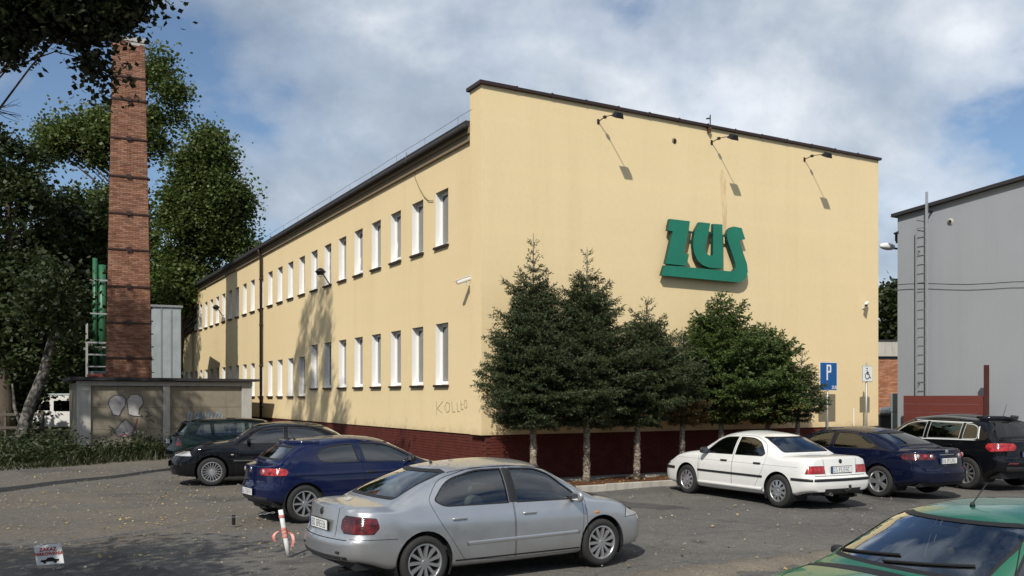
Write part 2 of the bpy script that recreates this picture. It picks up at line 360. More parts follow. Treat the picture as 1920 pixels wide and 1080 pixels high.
    t = NT('pale_bark'); base = t.mix(t.ramp(t.noise(5, 5, 0.7), [(0.45, 0.0), (0.55, 1.0)]), (0.04, 0.035, 0.03), (0.17, 0.16, 0.145))
    t.bsdf(base, 0.95, 0, 0.2).bump(t.noise(14, 4, 0.7), 0.8, 0.02); MATS['pale_bark'] = t.m
    leafmat('needle_dark', (0.011, 0.021, 0.008), (0.060, 0.082, 0.028), 0.10, 0.6)
    leafmat('needle_green', (0.018, 0.042, 0.009), (0.085, 0.125, 0.026), 0.15, 0.6)
    leafmat('needle_brown', (0.09, 0.05, 0.015), (0.25, 0.15, 0.05), 0.15, 0.7)
    leafmat('leaf_sunlit', (0.032, 0.060, 0.014), (0.115, 0.150, 0.038), 0.33)  # lit copy of the leaf colour, sunlight brightness put into it
    leafmat('leaf_shaded', (0.013, 0.025, 0.008), (0.046, 0.064, 0.018), 0.25)  # shaded copy of the leaf colour, tree shade put into it
    leafmat('leaf_near_shaded', (0.010, 0.017, 0.006), (0.034, 0.045, 0.014), 0.15)  # darkest leaf copy; shade of the overhanging crown painted into the colour
    leafmat('leaf_yellow', (0.05, 0.075, 0.015), (0.17, 0.19, 0.05), 0.35)
    leafmat('grass', (0.014, 0.025, 0.007), (0.050, 0.058, 0.020), 0.22)
    leafmat('fallen', (0.16, 0.09, 0.03), (0.52, 0.38, 0.14), 0.1, 0.7)
    simple('pebble', (0.22, 0.20, 0.175), 0.9, 0, 0.4, 3)
    simple('graffiti_white', (0.40, 0.39, 0.385), 0.8, 0, 0.25, 4)
    simple('graffiti_lilac', (0.27, 0.262, 0.275), 0.8, 0, 0.3, 4)
    simple('graffiti_ink', (0.045, 0.035, 0.055), 0.8, 0, 0.2, 8)
    simple('graffiti_red', (0.22, 0.03, 0.04), 0.8, 0, 0.2, 8)
    simple('graffiti_blue', (0.22, 0.30, 0.42), 0.8, 0, 0.2, 8)
    simple('scrawl', (0.22, 0.17, 0.10), 0.8, 0, 0.25, 8)
    simple('green_steel', (0.025, 0.115, 0.055), 0.45, 0.1, 0.2, 2)
    simple('bluegrey_steel', (0.20, 0.26, 0.30), 0.5, 0.3, 0.2, 2)
    simple('pink_tape', (0.62, 0.24, 0.20), 0.5, 0, 0.2, 20)
    simple('old_wood', (0.085, 0.072, 0.058), 0.9, 0, 0.3, 8)
    simple('stain', (0.45, 0.27, 0.10), 0.9, 0, 0.2, 3)
make_materials()
M = MATS
# ------------------------------------------------------------------ ground
def ground():
    # dense near patch with gentle undulation, joined to a far sheet reaching the horizon
    t = NT('yard_ground'); P = t.pos()
    def surf(cols, grain, gcol, pit):
        b = t.mix(t.noise(0.8, 6, 0.65, P), cols[0], cols[1])
        b = t.mix(t.ramp(t.noise(0.22, 4, 0.6, P, stretch=(1, 2.0, 1)), [(0.44, 0.0), (0.62, 0.75)]), b, cols[2])
        b = t.mix(t.ramp(t.noise(7.5, 5, 0.75, P), [(0.42, 0.0), (0.68, 0.55)]), b, [x * 0.55 for x in cols[0]])
        b = t.mix(t.ramp(t.noise(15, 3, 0.7, P), [(0.56, 0.0), (0.68, 0.5)]), b, gcol)
        b = t.mix(t.ramp(t.noise(grain, 2, 0.75, P), [(0.47, 0.0), (0.70, 0.65)]), b, gcol)
        return t.mix(t.ramp(t.noise(grain * 0.62, 2, 0.7, P), [(0.55, 0.0), (0.72, 0.65)]), b, pit)
    asp = surf([(0.062, 0.061, 0.060), (0.112, 0.108, 0.102), (0.140, 0.133, 0.120)], 70, (0.27, 0.25, 0.22), (0.022, 0.021, 0.020))
    patch = t.ramp(t.noise(0.33, 3, 0.5, P, dist=0.4), [(0.585, 0.0), (0.605, 0.75)])
    asp = t.mix(patch, asp, (0.052, 0.050, 0.050))
    asp = t.mix(t.ramp(t.noise(0.85, 4, 0.6, P, dist=0.3), [(0.62, 0.0), (0.70, 0.6)]), asp, (0.040, 0.039, 0.040))
    asp = t.mix(t.ramp(t.noise(0.5, 5, 0.65, P, stretch=(0.5, 1.6, 1)), [(0.58, 0.0), (0.70, 0.5)]), asp, (0.150, 0.140, 0.124))
    vor = t.n('ShaderNodeTexVoronoi', feature='DISTANCE_TO_EDGE'); vor.inputs['Scale'].default_value = 0.30
    wv = t.n('ShaderNodeVectorMath', operation='ADD'); t.l(P, wv.inputs[0])
    nz = t.n('ShaderNodeTexNoise'); nz.inputs['Scale'].default_value = 1.1; nz.inputs['Detail'].default_value = 6; t.l(P, nz.inputs['Vector']); t.l(nz.outputs['Color'], wv.inputs[1]); t.l(wv.outputs[0], vor.inputs['Vector'])
    cr = t.ramp(vor.outputs['Distance'], [(0.002, 0.35), (0.006, 0.0)])
    asp = t.mix(cr, asp, (0.022, 0.021, 0.020))
    grav = surf([(0.085, 0.077, 0.064), (0.165, 0.142, 0.112), (0.070, 0.067, 0.062)], 42, (0.27, 0.235, 0.19), (0.030, 0.027, 0.024))
    # bare sandy yard beyond the chain, to the left
    dt = t.n('ShaderNodeVectorMath', operation='DOT_PRODUCT'); t.l(P, dt.inputs[0]); dt.inputs[1].default_value = (-0.826, 0.564, 0)
    m1 = t.n('ShaderNodeMath', operation='SUBTRACT'); t.l(dt.outputs['Value'], m1.inputs[0]); m1.inputs[1].default_value = 12.55
    m2 = t.n('ShaderNodeMath', operation='MULTIPLY_ADD'); t.l(t.noise(0.6, 5, 0.6, P), m2.inputs[0]); m2.inputs[1].default_value = 3.5; t.l(m1.outputs[0], m2.inputs[2])
    mask = t.ramp(m2.outputs[0], [(0.55, 0.0), (1.0, 0.85)])
    mask2 = t.ramp(t.noise(0.45, 5, 0.65, P), [(0.36, 0.25), (0.55, 1.0)])
    mm = t.n('ShaderNodeMath', operation='MULTIPLY'); t.l(mask, mm.inputs[0]); t.l(mask2, mm.inputs[1])
    c = t.mix(mm.outputs[0], asp, grav)
    t.bsdf(c, 0.92, 0, 0.25).bump(t.noise(45, 4, 0.8, P), 0.6, 0.014)
    n = 120; xs = np.linspace(-32, 24, n); ys = np.linspace(-4, 50, n)
    X, Y = np.meshgrid(xs, ys, indexing='ij')
    Z = 0.018 * np.sin(X * 0.7 + 1.0) * np.sin(Y * 0.55) + 0.012 * np.sin(X * 1.9 + Y * 1.3) - 0.02
    edge = np.minimum(np.minimum(X + 32, 24 - X), np.minimum(Y + 4, 50 - Y)); Z = Z * np.clip(edge / 3, 0, 1) - 0.0
    V = np.stack([X, Y, np.minimum(Z, 0.0)], -1).reshape(-1, 3)
    idx = np.arange(n * n).reshape(n, n)
    F = np.stack([idx[:-1, :-1], idx[1:, :-1], idx[1:, 1:], idx[:-1, 1:]], -1).reshape(-1, 4)
    o = np_mesh('ground', V, F, t.m, smooth=True); tag(o, 'worn grey asphalt and sandy gravel of the car park', kind='structure')
    b = MB(); q = [(-32, -4), (24, -4), (24, 50), (-32, 50)]; Q = [(-900, -900), (900, -900), (900, 1200), (-900, 1200)]
    for i in range(4):
        j = (i + 1) % 4; b.add([(*q[i], 0), (*q[j], 0), (*Q[j], 0), (*Q[i], 0)], [(0, 3, 2, 1)])
    o2 = b.build('terrain', M['soil'], fix=True); tag(o2, 'flat land around the car park reaching the horizon', kind='structure')
    # planting bed, apron and kerb along the gable
    bed = np.array([[u, -D] for u in np.linspace(-0.9, 13.6, 70) for D in np.linspace(0.42, 2.02, 12)])
    V = []
    for u, tt in bed:
        p = bl(u, tt); V.append((p.x, p.y, 0.055 + 0.03 * math.sin(u * 3.1) * math.sin(tt * 4.0) + random.uniform(-.012, .012)))
    I = np.arange(70 * 12).reshape(70, 12); F = np.stack([I[:-1, :-1], I[:-1, 1:], I[1:, 1:], I[1:, :-1]], -1).reshape(-1, 4)
    o = np_mesh('planting_bed', V, F, M['mulch'], smooth=True); tag(o, 'bark mulch bed under the conifers', kind='structure')
    b = MB(); b.box(-0.4, 13.8, -0.43, 0.03, -0.05, 0.085, Matrix.Translation((CORNER[0], CORNER[1], 0)) @ Matrix.Rotation(PHI, 4, 'Z'))
    o = b.build('wall_apron', M['concrete']); tag(o, 'narrow concrete apron at the foot of the gable', kind='structure')
    k = empty('kerb', (CORNER[0], CORNER[1], 0), PHI); tag(k, 'pale concrete kerb edging the mulch bed', kind='structure')
    me = None
    for i in range(15):
        if me is None:
            b = MB(); b.rbox(0.006, 0.994, -0.06, 0.06, -0.06, 0.115, 0.014); s = b.build('kerbstone', M['kerbstone'], k); me = s.data
        else:
            s = bpy.data.objects.new('kerbstone', me); COL.objects.link(s); s.parent = k
        s.location = (-1.0 + i, -2.09 + random.uniform(-.012, .012), random.uniform(-.012, .006)); s.rotation_euler = (0, 0, random.uniform(-.012, .012))
    # low earth ridge this side of the lot
    n, m_ = 90, 9; V = []
    for i in range(n):
        f = i / (n - 1); p = Vector((0.9, 10.0, 0)).lerp(Vector((9.2, 14.6, 0)), f); nrm = Vector((-0.485, 0.875, 0))
        for j in range(m_):
            g = j / (m_ - 1) * 2 - 1; w = 0.30 + 0.10 * math.sin(i * 0.9) + 0.06 * math.sin(i * 2.3)
            h = (1 - g * g) * (0.05 + 0.022 * math.sin(i * 1.7 + j)) * min(1, f * 12) - 0.012
            q = p + nrm * (g * w); V.append((q.x, q.y, h))
    I = np.arange(n * m_).reshape(n, m_); F = np.stack([I[:-1, :-1], I[1:, :-1], I[1:, 1:], I[:-1, 1:]], -1).reshape(-1, 4)
    o = np_mesh('verge', V, F, M['gravel'], smooth=True); tag(o, 'low sandy verge beside the green car', kind='structure')
ground()

# ------------------------------------------------------------------ main building
T0, SPC, WIN_W = 2.006, 1.58, 0.78
NWIN = 25
GL = 13.83
def wall_with_holes(t0, t1, z0, z1, holes, fn):
    ts = sorted(set([t0, t1] + [h[k] for h in holes for k in (0, 1)])); zs = sorted(set([z0, z1] + [h[k] for h in holes for k in (2, 3)]))
    b = MB()
    for i in range(len(ts) - 1):
        for j in range(len(zs) - 1):
            tc, zc = (ts[i] + ts[i + 1]) / 2, (zs[j] + zs[j + 1]) / 2
            if any(h[0] < tc < h[1] and h[2] < zc < h[3] for h in holes): continue
            b.add([fn(ts[i], zs[j]), fn(ts[i + 1], zs[j]), fn(ts[i + 1], zs[j + 1]), fn(ts[i], zs[j + 1])], [(0, 1, 2, 3)])
    return b
def share(name, me, parent, loc, rot=(0, 0, 0), scale=(1, 1, 1)):
    o = bpy.data.objects.new(name, me); COL.objects.link(o); o.parent = parent; o.location = loc; o.rotation_euler = rot; o.scale = scale; return o
def building():
    root = thing('office_building', 'long two-storey office block rendered in ochre yellow with dark red plinth', 'building', (CORNER[0], CORNER[1], 0), PHI)
    holes = []
    wins = []
    for i in range(NWIN):
        a = T0 + i * SPC
        wins.append((i, 1, a, a + WIN_W, 6.0, 7.43)); 
        wins.append((i, 0, a, a + WIN_W, *( (2.40, 3.99) if i < 8 else (2.11, 3.61))))
    holes = [w[2:] for w in wins]
    LEN = 41.6
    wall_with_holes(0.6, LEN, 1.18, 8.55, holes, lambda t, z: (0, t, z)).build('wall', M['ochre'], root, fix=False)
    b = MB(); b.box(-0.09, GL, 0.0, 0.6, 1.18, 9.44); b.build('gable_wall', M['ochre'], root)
    b = MB(); b.box(GL - 0.3, GL - 0.001, 0.6, LEN, 0, 8.5); b.box(0.3, GL - 0.3, LEN - 0.3, LEN, 0, 8.5); b.build('rear_wall', M['ochre'], root)
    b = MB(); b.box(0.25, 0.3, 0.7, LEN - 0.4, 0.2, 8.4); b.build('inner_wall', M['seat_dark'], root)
    # coping with sheet laps
    b = MB()
    u = -0.16
    while u < GL + 0.05:
        w = min(1.02, GL + 0.07 - u); b.box(u, u + w, -0.075, 0.67, 9.44 + random.uniform(0, .008), 9.515 + random.uniform(-.004, .012)); u += 1.0
        if u < GL: b.box(u - 0.02, u + 0.015, -0.08, 0.675, 9.43, 9.535)
    b.build('coping', M['brown_metal'], root)
    # eaves
    b = MB(); b.box(-0.20, GL - 0.3, 0.605, LEN + 0.3, 8.60, 8.74); b.build('roof', M['roof_felt'], root)
    b = MB(); b.box(-0.12, 0.0, 0.605, LEN + 0.1, 8.45, 8.597); b.box(-0.075, 0.0, 0.605, LEN + 0.1, 8.28, 8.45); b.build('cornice', M['cornice'], root)
    g = MB(); g.tube([(-0.20, 0.62, 8.60), (-0.20, LEN + 0.2, 8.56)], 0.065, 8); 
    g.build('gutter', M['roof_felt'], root, True)
    tp, _ = fac(489.5, 500, 0.1)
    p = MB(); p.tube([(-0.20, tp, 8.6), (-0.20, tp, 8.42), (-0.11, tp, 8.2), (-0.11, tp, 0.1)], 0.06, 10)
    for z in (7.2, 5.2, 3.4, 1.6): p.tube([(-0.11, tp, z), (-0.11, tp, z + 0.08)], 0.078, 10); p.box(-0.1, 0.01, tp - .02, tp + .02, z + .02, z + .06)
    p.build('downpipe', M['brown_metal'], root, True)
    b = MB(); b.box(-0.018, 0.0, tp + 0.13, tp + 0.30, 1.18, 8.28); b.build('joint_cover', M['white_reveal'], root)
    # windows
    def win_parts(h):
        D = 0.235; w = WIN_W
        rv = MB()   # reveal lining, local origin at near lower corner on wall plane; y along wall
        rv.add([(0, 0, 0), (D, 0, 0), (D, 0, h), (0, 0, h)], [(0, 1, 2, 3)]); rv.add([(0, w, 0), (D, w, 0), (D, w, h), (0, w, h)], [(3, 2, 1, 0)])
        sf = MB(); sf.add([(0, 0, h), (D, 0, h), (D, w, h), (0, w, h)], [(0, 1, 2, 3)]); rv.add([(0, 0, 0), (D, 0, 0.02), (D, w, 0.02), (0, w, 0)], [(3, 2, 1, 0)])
        fr = MB(); e = 0.07; x0, x1 = D - 0.07, D - 0.005
        fr.box(x0, x1, 0.002, e, 0.022, h - 0.002); fr.box(x0, x1, w - e, w - 0.002, 0.022, h - 0.002)
        fr.box(x0 + .001, x1, e, w - e, 0.022, 0.022 + e); fr.box(x0 + .001, x1, e, w - e, h - e, h - 0.002)
        pn = MB(); pn.box(D - 0.045, D - 0.037, e, w - e, e + .022, h - e)
        bl_ = MB(); bl_.box(D - 0.015, D - 0.01, e - .01, w - e + .01, e, h - e + .01)
        sl = MB(); sl.box(-0.065, 0.012, -0.04, w + 0.04, -0.062, -0.004)
        return rv, fr, pn, sl, sf
    cache = {}
    for (i, up, a, c, z0, z1) in wins:
        h = z1 - z0; key = round(h, 3)
        if key not in cache:
            rv, fr, pn, sl, sf = win_parts(h)
            o1 = fr.build('window', M['white_pvc'], root); o2 = rv.build('reveal', M['white_reveal'], o1); o3 = pn.build('pane', M['window_glass'], o1); o4 = sl.build('sill', M['brown_metal'], o1); o5 = sf.build('shaded_soffit', M['shaded_soffit'], o1)
            cache[key] = (o1.data, o2.data, o3.data, o4.data, o5.data); ws = o1
            kids = (o2, o3, o4)
        else:
            d = cache[key]; ws = share('window', d[0], root, (0, 0, 0)); 
            share('reveal', d[1], ws, (0, 0, 0)); share('pane', d[2], ws, (0, 0, 0)); share('sill', d[3], ws, (0, 0, 0)); share('shaded_soffit', d[4], ws, (0, 0, 0))
        ws.location = (0, a, z0)
        if up and i in (2, 4):    # tilted-in sash
            s = MB(); mt = Matrix.Translation((0.13, 0, 0.10)) @ Matrix.Rotation(R(7), 4, 'Y')
            e = 0.05; w = WIN_W
            s.box(0, 0.05, 0.05, 0.05 + e, 0, h - 0.2, mt); s.box(0, 0.05, w - 0.05 - e, w - 0.05, 0, h - 0.2, mt); s.box(0.001, 0.05, 0.1, w - 0.1, 0, e, mt); s.box(0.001, 0.05, 0.1, w - 0.1, h - 0.2 - e, h - 0.2, mt)
            s.build('tilted_sash', M['white_pvc'], ws)
        if i % 3 != 1 and (i * 7 + up) % 5 < 3:   # half drawn blind or curtain behind the glass
            cb = MB(); n = 9
            for q in range(n):
                y0 = 0.08 + (WIN_W - 0.16) * q / n; cb.add([(0.238 + 0.004 * (q % 2), y0, 0.1), (0.242 - 0.004 * (q % 2), y0 + (WIN_W - 0.16) / n, 0.1), (0.242 - 0.004 * (q % 2), y0 + (WIN_W - 0.16) / n, h - 0.08), (0.238 + 0.004 * (q % 2), y0, h - 0.08)], [(0, 1, 2, 3)])
            cb.build('curtain', M['headliner'], ws)
    # plinth of dark red facing bricks
    b = MB(); b.box(0.05, GL - 0.02, 0.05, 0.3, 0, 1.179); b.box(0.05, 0.3, 0.3, LEN - 0.02, 0, 1.179)
    pl = b.build('plinth', M['plinth_mortar'], root)
    BW, BH, J = 0.24, 0.063, 0.009
    bm_ = MB(); bm_.box(0, BW, -0.012, 0.006, 0, BH); proto = bm_.build('brick', M['plinth_brick'], pl); pm = proto.data
    slots = []
    for r in range(16):
        z = 0.004 + r * (BH + J)
        off = (r % 2) * (BW + J) / 2
        u = 0.052 - off
        while u < GL - 0.3:
            if u > 0.04: slots.append(('g', u, z, abs(u) + (0 if u < 7 else 5)))
            u += BW + J
        t = 0.052 - ((r + 1) % 2) * (BW + J) / 2
        while t < 27:
            if t > 0.04: slots.append(('f', t, z, t))
            t += BW + J
    slots.sort(key=lambda s: s[3])
    rest = MB(); first = True
    for n_, (side, s, z, _) in enumerate(slots):
        jz = random.uniform(-.0015, .0015); jd = random.uniform(-.0015, .001)
        if n_ < 290:
            o = proto if first else share('brick', pm, pl, (0, 0, 0)); first = False
            if side == 'g': o.location = (s, 0.045 + jd, z + jz)
            else: o.location = (0.045 + jd, s + BW, z + jz); o.rotation_euler = (0, 0, -PI / 2)
        else:
            if side == 'g': rest.box(s, s + BW, 0.033 + jd, 0.052, z, z + BH)
            else: rest.box(0.033 + jd, 0.052, s, s + BW, z, z + BH)
    o = rest.build('brickwork', M['plinth_brick'], pl); o['kind'] = 'stuff'
    # small vent and stain on the gable
    for (px, py, r) in ((1264, 264, 0.075),):
        u, z = gab(px, py); v = MB(); v.lathe([(r * 0.55, -0.035), (r * 0.6, -0.005), (r, -0.012), (r, 0.002)], 18, 'y', (u, 0, z)); v.build('vent_ring', M['cornice'], root, True)
        v = MB(); v.lathe([(0.0, -0.004), (r * 0.62, -0.004)], 18, 'y', (u, 0, z)); v.build('vent_hole', M['black_metal'], root)
    st = MB()
    pts = [(1353, 318), (1358, 322), (1362, 345), (1363, 400), (1361, 440), (1356, 440), (1354, 400), (1351, 350), (1349, 330)]
    st.add([(gab(x, y)[0], -0.003, gab(x, y)[1]) for x, y in pts], [tuple(range(len(pts)))])
    t = NT('rust_run'); n = t.noise(2.5, 5, 0.7, stretch=(6, 1, 0.6)); tr = t.n('ShaderNodeBsdfTransparent'); df = t.n('ShaderNodeBsdfDiffuse'); df.inputs[0].default_value = (0.50, 0.29, 0.11, 1)
    mx = t.n('ShaderNodeMixShader'); t.l(t.ramp(n, [(0.40, 0.0), (0.75, 0.40)]), mx.inputs[0]); t.l(tr.outputs[0], mx.inputs[1]); t.l(df.outputs[0], mx.inputs[2]); t.l(mx.outputs[0], t.out.inputs[0])
    st.build('rust_stain', t.m, root)
    # scrawled letters on the long wall
    sc = MB()
    strokes = [[(818, 752), (819, 778)], [(831, 752), (820, 766), (829, 774)], [(838, 754), (834, 764), (838, 774), (843, 770), (843, 757), (838, 754)], [(847, 752), (849, 773), (854, 772)], [(857, 754), (858, 772), (862, 771)], [(864, 751), (865, 768), (869, 767)], [(864, 758), (867, 758)], [(872, 750), (870, 760), (873, 766), (876, 762), (875, 752), (872, 750)]]
    for s in strokes:
        q = [fac(*p) for p in s]
        for (t1, z1), (t2, z2) in zip(q[:-1], q[1:]):
            d = Vector((t2 - t1, z2 - z1)); nn = Vector((-d.y, d.x)).normalized() * 0.008
            sc.add([(-0.004, t1 + nn.x, z1 + nn.y), (-0.004, t2 + nn.x, z2 + nn.y), (-0.004, t2 - nn.x, z2 - nn.y), (-0.004, t1 - nn.x, z1 - nn.y)], [(0, 1, 2, 3)])
    sc.build('scrawled_graffiti', M['scrawl'], root)
    return root
building()

# ------------------------------------------------------------------ brick chimney
def chimney():
    Y = 38.0; x0 = (241 - 960) / FPX * Y; H = 17.0
    root = thing('brick_chimney', 'tall tapering square brick chimney with iron bands behind the garage', 'chimney', (x0, Y, 0), PHI - 0.09)
    def half(z): return 0.93 + (0.60 - 0.93) * (z / H)
    c = MB(); a, d = half(0) - 0.012, half(H) - 0.012
    c.add([(-a, -a, 0), (a, -a, 0), (a, a, 0), (-a, a, 0), (-d, -d, H), (d, -d, H), (d, d, H), (-d, d, H)], [(0, 1, 5, 4), (1, 2, 6, 5), (2, 3, 7, 6), (3, 0, 4, 7), (4, 5, 6, 7)])
    core = c.build('shaft', M['mortar'], root)
    BW, BH, J = 0.245, 0.066, 0.011
    bm_ = MB(); bm_.box(0, 1, -0.035, 0.05, 0, BH); proto = bm_.build('brick', M['chimney_brick'], core); pm = proto.data
    rest = MB(); cnt = 0; z = 0.0; r = 0
    while z < H - BH:
        h = half(z + BH / 2)
        for face in range(4):
            rot = Matrix.Rotation(face * PI / 2, 4, 'Z')
            x = -h - ((r + face) % 2) * (BW + J) / 2
            while x < h - 0.02:
                l0, l1 = max(x, -h), min(x + BW, h - (0.0 if (r + face) % 2 else 0.0))
                if l1 - l0 > 0.03:
                    j = random.uniform(-.012, .008)
                    if face == 0 and z > 2.75 and cnt < 290:
                        o = proto if cnt == 0 else share('brick', pm, core, (0, 0, 0)); cnt += 1
                        o.location = (l0, -h + 0.022 + j, z); o.scale = (l1 - l0, 1, 1)
                    else: rest.box(l0, l1, -h - 0.013 + j, -h + 0.03, z, z + BH, rot)
                x += BW + J
        z += BH + J; r += 1
    o = rest.build('brickwork', M['chimney_brick'], core); o['kind'] = 'stuff'
    for py in (141, 184, 258, 330, 400, 468, 538, 606, 672):
        z = CAM_H + (HORIZON - py) / FPX * (Y - 0.9); h = half(z) + 0.03
        b = MB()
        b.box(-h, h, -h - 0.03, -h, z, z + 0.06); b.box(-h, h, h, h + 0.02, z, z + 0.075); b.box(-h - 0.02, -h, -h, h, z, z + 0.075); b.box(h, h + 0.02, -h, h, z, z + 0.075)
        b.box(-0.10, 0.10, -h - 0.08, -h - 0.03, z - 0.04, z + 0.12); b.build('iron_band', M['brown_metal'], root)
    b = MB(); h = half(H); b.box(-h - 0.05, h + 0.05, -h - 0.05, h + 0.05, H - 0.05, H + 0.12); b.box(-h - 0.02, h + 0.02, -h - 0.02, h + 0.02, H - 0.2, H - 0.05); b.build('cap', M['garage_post'], root)
    for k in range(26): MB().box(half(2 + k * .55) + .02, half(2 + k * .55) + .14, -.2, .2, 2 + k * .55, 2.025 + k * .55).build('climbing_iron', M['rust'], root)
chimney()

# ------------------------------------------------------------------ concrete garage
def garage():
    g0 = ground_at(145, 848); Wd = 6.45
    root = thing('concrete_garage', 'low weathered concrete garage with flat dark roof and graffiti', 'garage', g0, PHI)
    b = MB(); b.box(0.02, Wd - 0.02, 0.12, 5.2, 0, 2.62); b.build('wall', M['garage_panel'], root)
    for (a, c, y0) in ((0.0, 0.46, -0.03), (3.02, 3.28, -0.06), (6.05, Wd, -0.03)):
        p = MB(); p.rbox(a, c, y0, 0.2, 0, 2.5, 0.015); p.build('post', M['garage_post'], root)
    for (a, c) in ((0.46, 3.02), (3.28, 6.05)):
        for k in range(3):
            p = MB(); p.rbox(a + 0.004, c - 0.004, 0.045 + 0.006 * (k % 2), 0.119, k * 0.83 + 0.004, k * 0.83 + 0.826, 0.006); p.build('panel', M['garage_panel'], root)
    b = MB(); b.rbox(-0.02, Wd + 0.02, -0.05, 0.25, 2.501, 2.68, 0.015); b.build('lintel', M['garage_post'], root)
    b = MB(); b.add([(-0.25, -0.25, 2.70), (Wd + 0.25, -0.25, 2.70), (Wd + 0.25, 5.4, 2.70), (-0.25, 5.4, 2.70), (-0.25, -0.25, 2.83), (Wd + 0.25, -0.25, 2.80), (Wd + 0.25, 5.4, 2.86), (-0.25, 5.4, 2.86)], [(0, 3, 2, 1), (4, 5, 6, 7), (0, 1, 5, 4), (1, 2, 6, 5), (2, 3, 7, 6), (3, 0, 4, 7)])
    b.build('roof', M['roof_felt'], root)
    # painted blobs and scrawl, coats of paint on the panels
    def P(px, py):
        y = g0[1] + 0.5; r = (px - 960) / FPX; u = (r * g0[1] - g0[0]) / (CP - r * SP); yy = g0[1] + u * SP
        return u, CAM_H + (HORIZON - py) / FPX * yy
    def blob(c, rx, ry, wob, n=26, ph=0.0):
        return [P(c[0] + math.cos(w) * rx * (1 + wob * math.sin(3 * w + ph)), c[1] + math.sin(w) * ry * (1 + wob * math.sin(2 * w + ph))) for w in [2 * PI * k / n for k in range(n)]]
    def fill(name, poly, mat, y): MB().add([(a, y, c) for a, c in poly], [tuple(range(len(poly)))]).build(name, mat, root)
    def line(name, polys, mat, y, w=0.02):
        s = MB()
        for poly in polys:
            for (a, c), (a2, c2) in zip(poly[:-1], poly[1:]):
                d = Vector((a2 - a, c2 - c)); nn = Vector((-d.y, d.x)).normalized() * w
                s.add([(a + nn.x, y, c + nn.y), (a2 + nn.x, y, c2 + nn.y), (a2 - nn.x, y, c2 - nn.y), (a - nn.x, y, c - nn.y)], [(0, 1, 2, 3)])
        s.build(name, mat, root)
    b1 = [P(*p) for p in ((203, 757), (206, 747), (215, 741), (228, 741), (236, 748), (235, 760), (228, 770), (224, 780), (212, 778), (207, 766))]
    b2 = [P(*p) for p in ((238, 750), (246, 740), (258, 739), (267, 745), (269, 757), (262, 766), (260, 776), (268, 781), (250, 780), (241, 777), (240, 765))]
    b3 = [P(*p) for p in ((214, 808), (222, 800), (230, 790), (236, 785), (245, 795), (254, 803), (257, 812), (244, 818), (232, 820), (220, 817))]
    fill('graffiti_patch', b1, M['graffiti_lilac'], 0.041); fill('graffiti_patch', b2, M['graffiti_white'], 0.040); fill('graffiti_patch', b3, M['graffiti_lilac'], 0.0405)
    fill('graffiti_patch', blob((236, 803), 7, 13, 0.2), M['graffiti_white'], 0.0385)
    line('graffiti_outline', [b1 + b1[:1], b2 + b2[:1], b3 + b3[:1], [P(272, 770), P(280, 775), P(274, 782), P(284, 779)], [P(205, 800), P(212, 803), P(208, 812)], [P(276, 790), P(282, 786), P(290, 792)]], M['graffiti_ink'], 0.037, 0.014)
    line('graffiti_outline', [[P(224, 819), P(233, 814), P(244, 818)], [P(258, 784), P(254, 800), P(247, 812)]], M['graffiti_red'], 0.036, 0.02)
    wv = []
    for k in range(5):
        x = 352 + k * 13; wv.append([P(x, 788 - 4 * (k % 2)), P(x + 3, 772), P(x + 8, 776), P(x + 5, 786), P(x + 12, 790), P(x + 14, 778)])
    wv.append([P(350, 793), P(370, 783), P(395, 786), P(415, 794)])
    line('graffiti_outline', wv, M['graffiti_blue'], 0.036, 0.022)
garage()

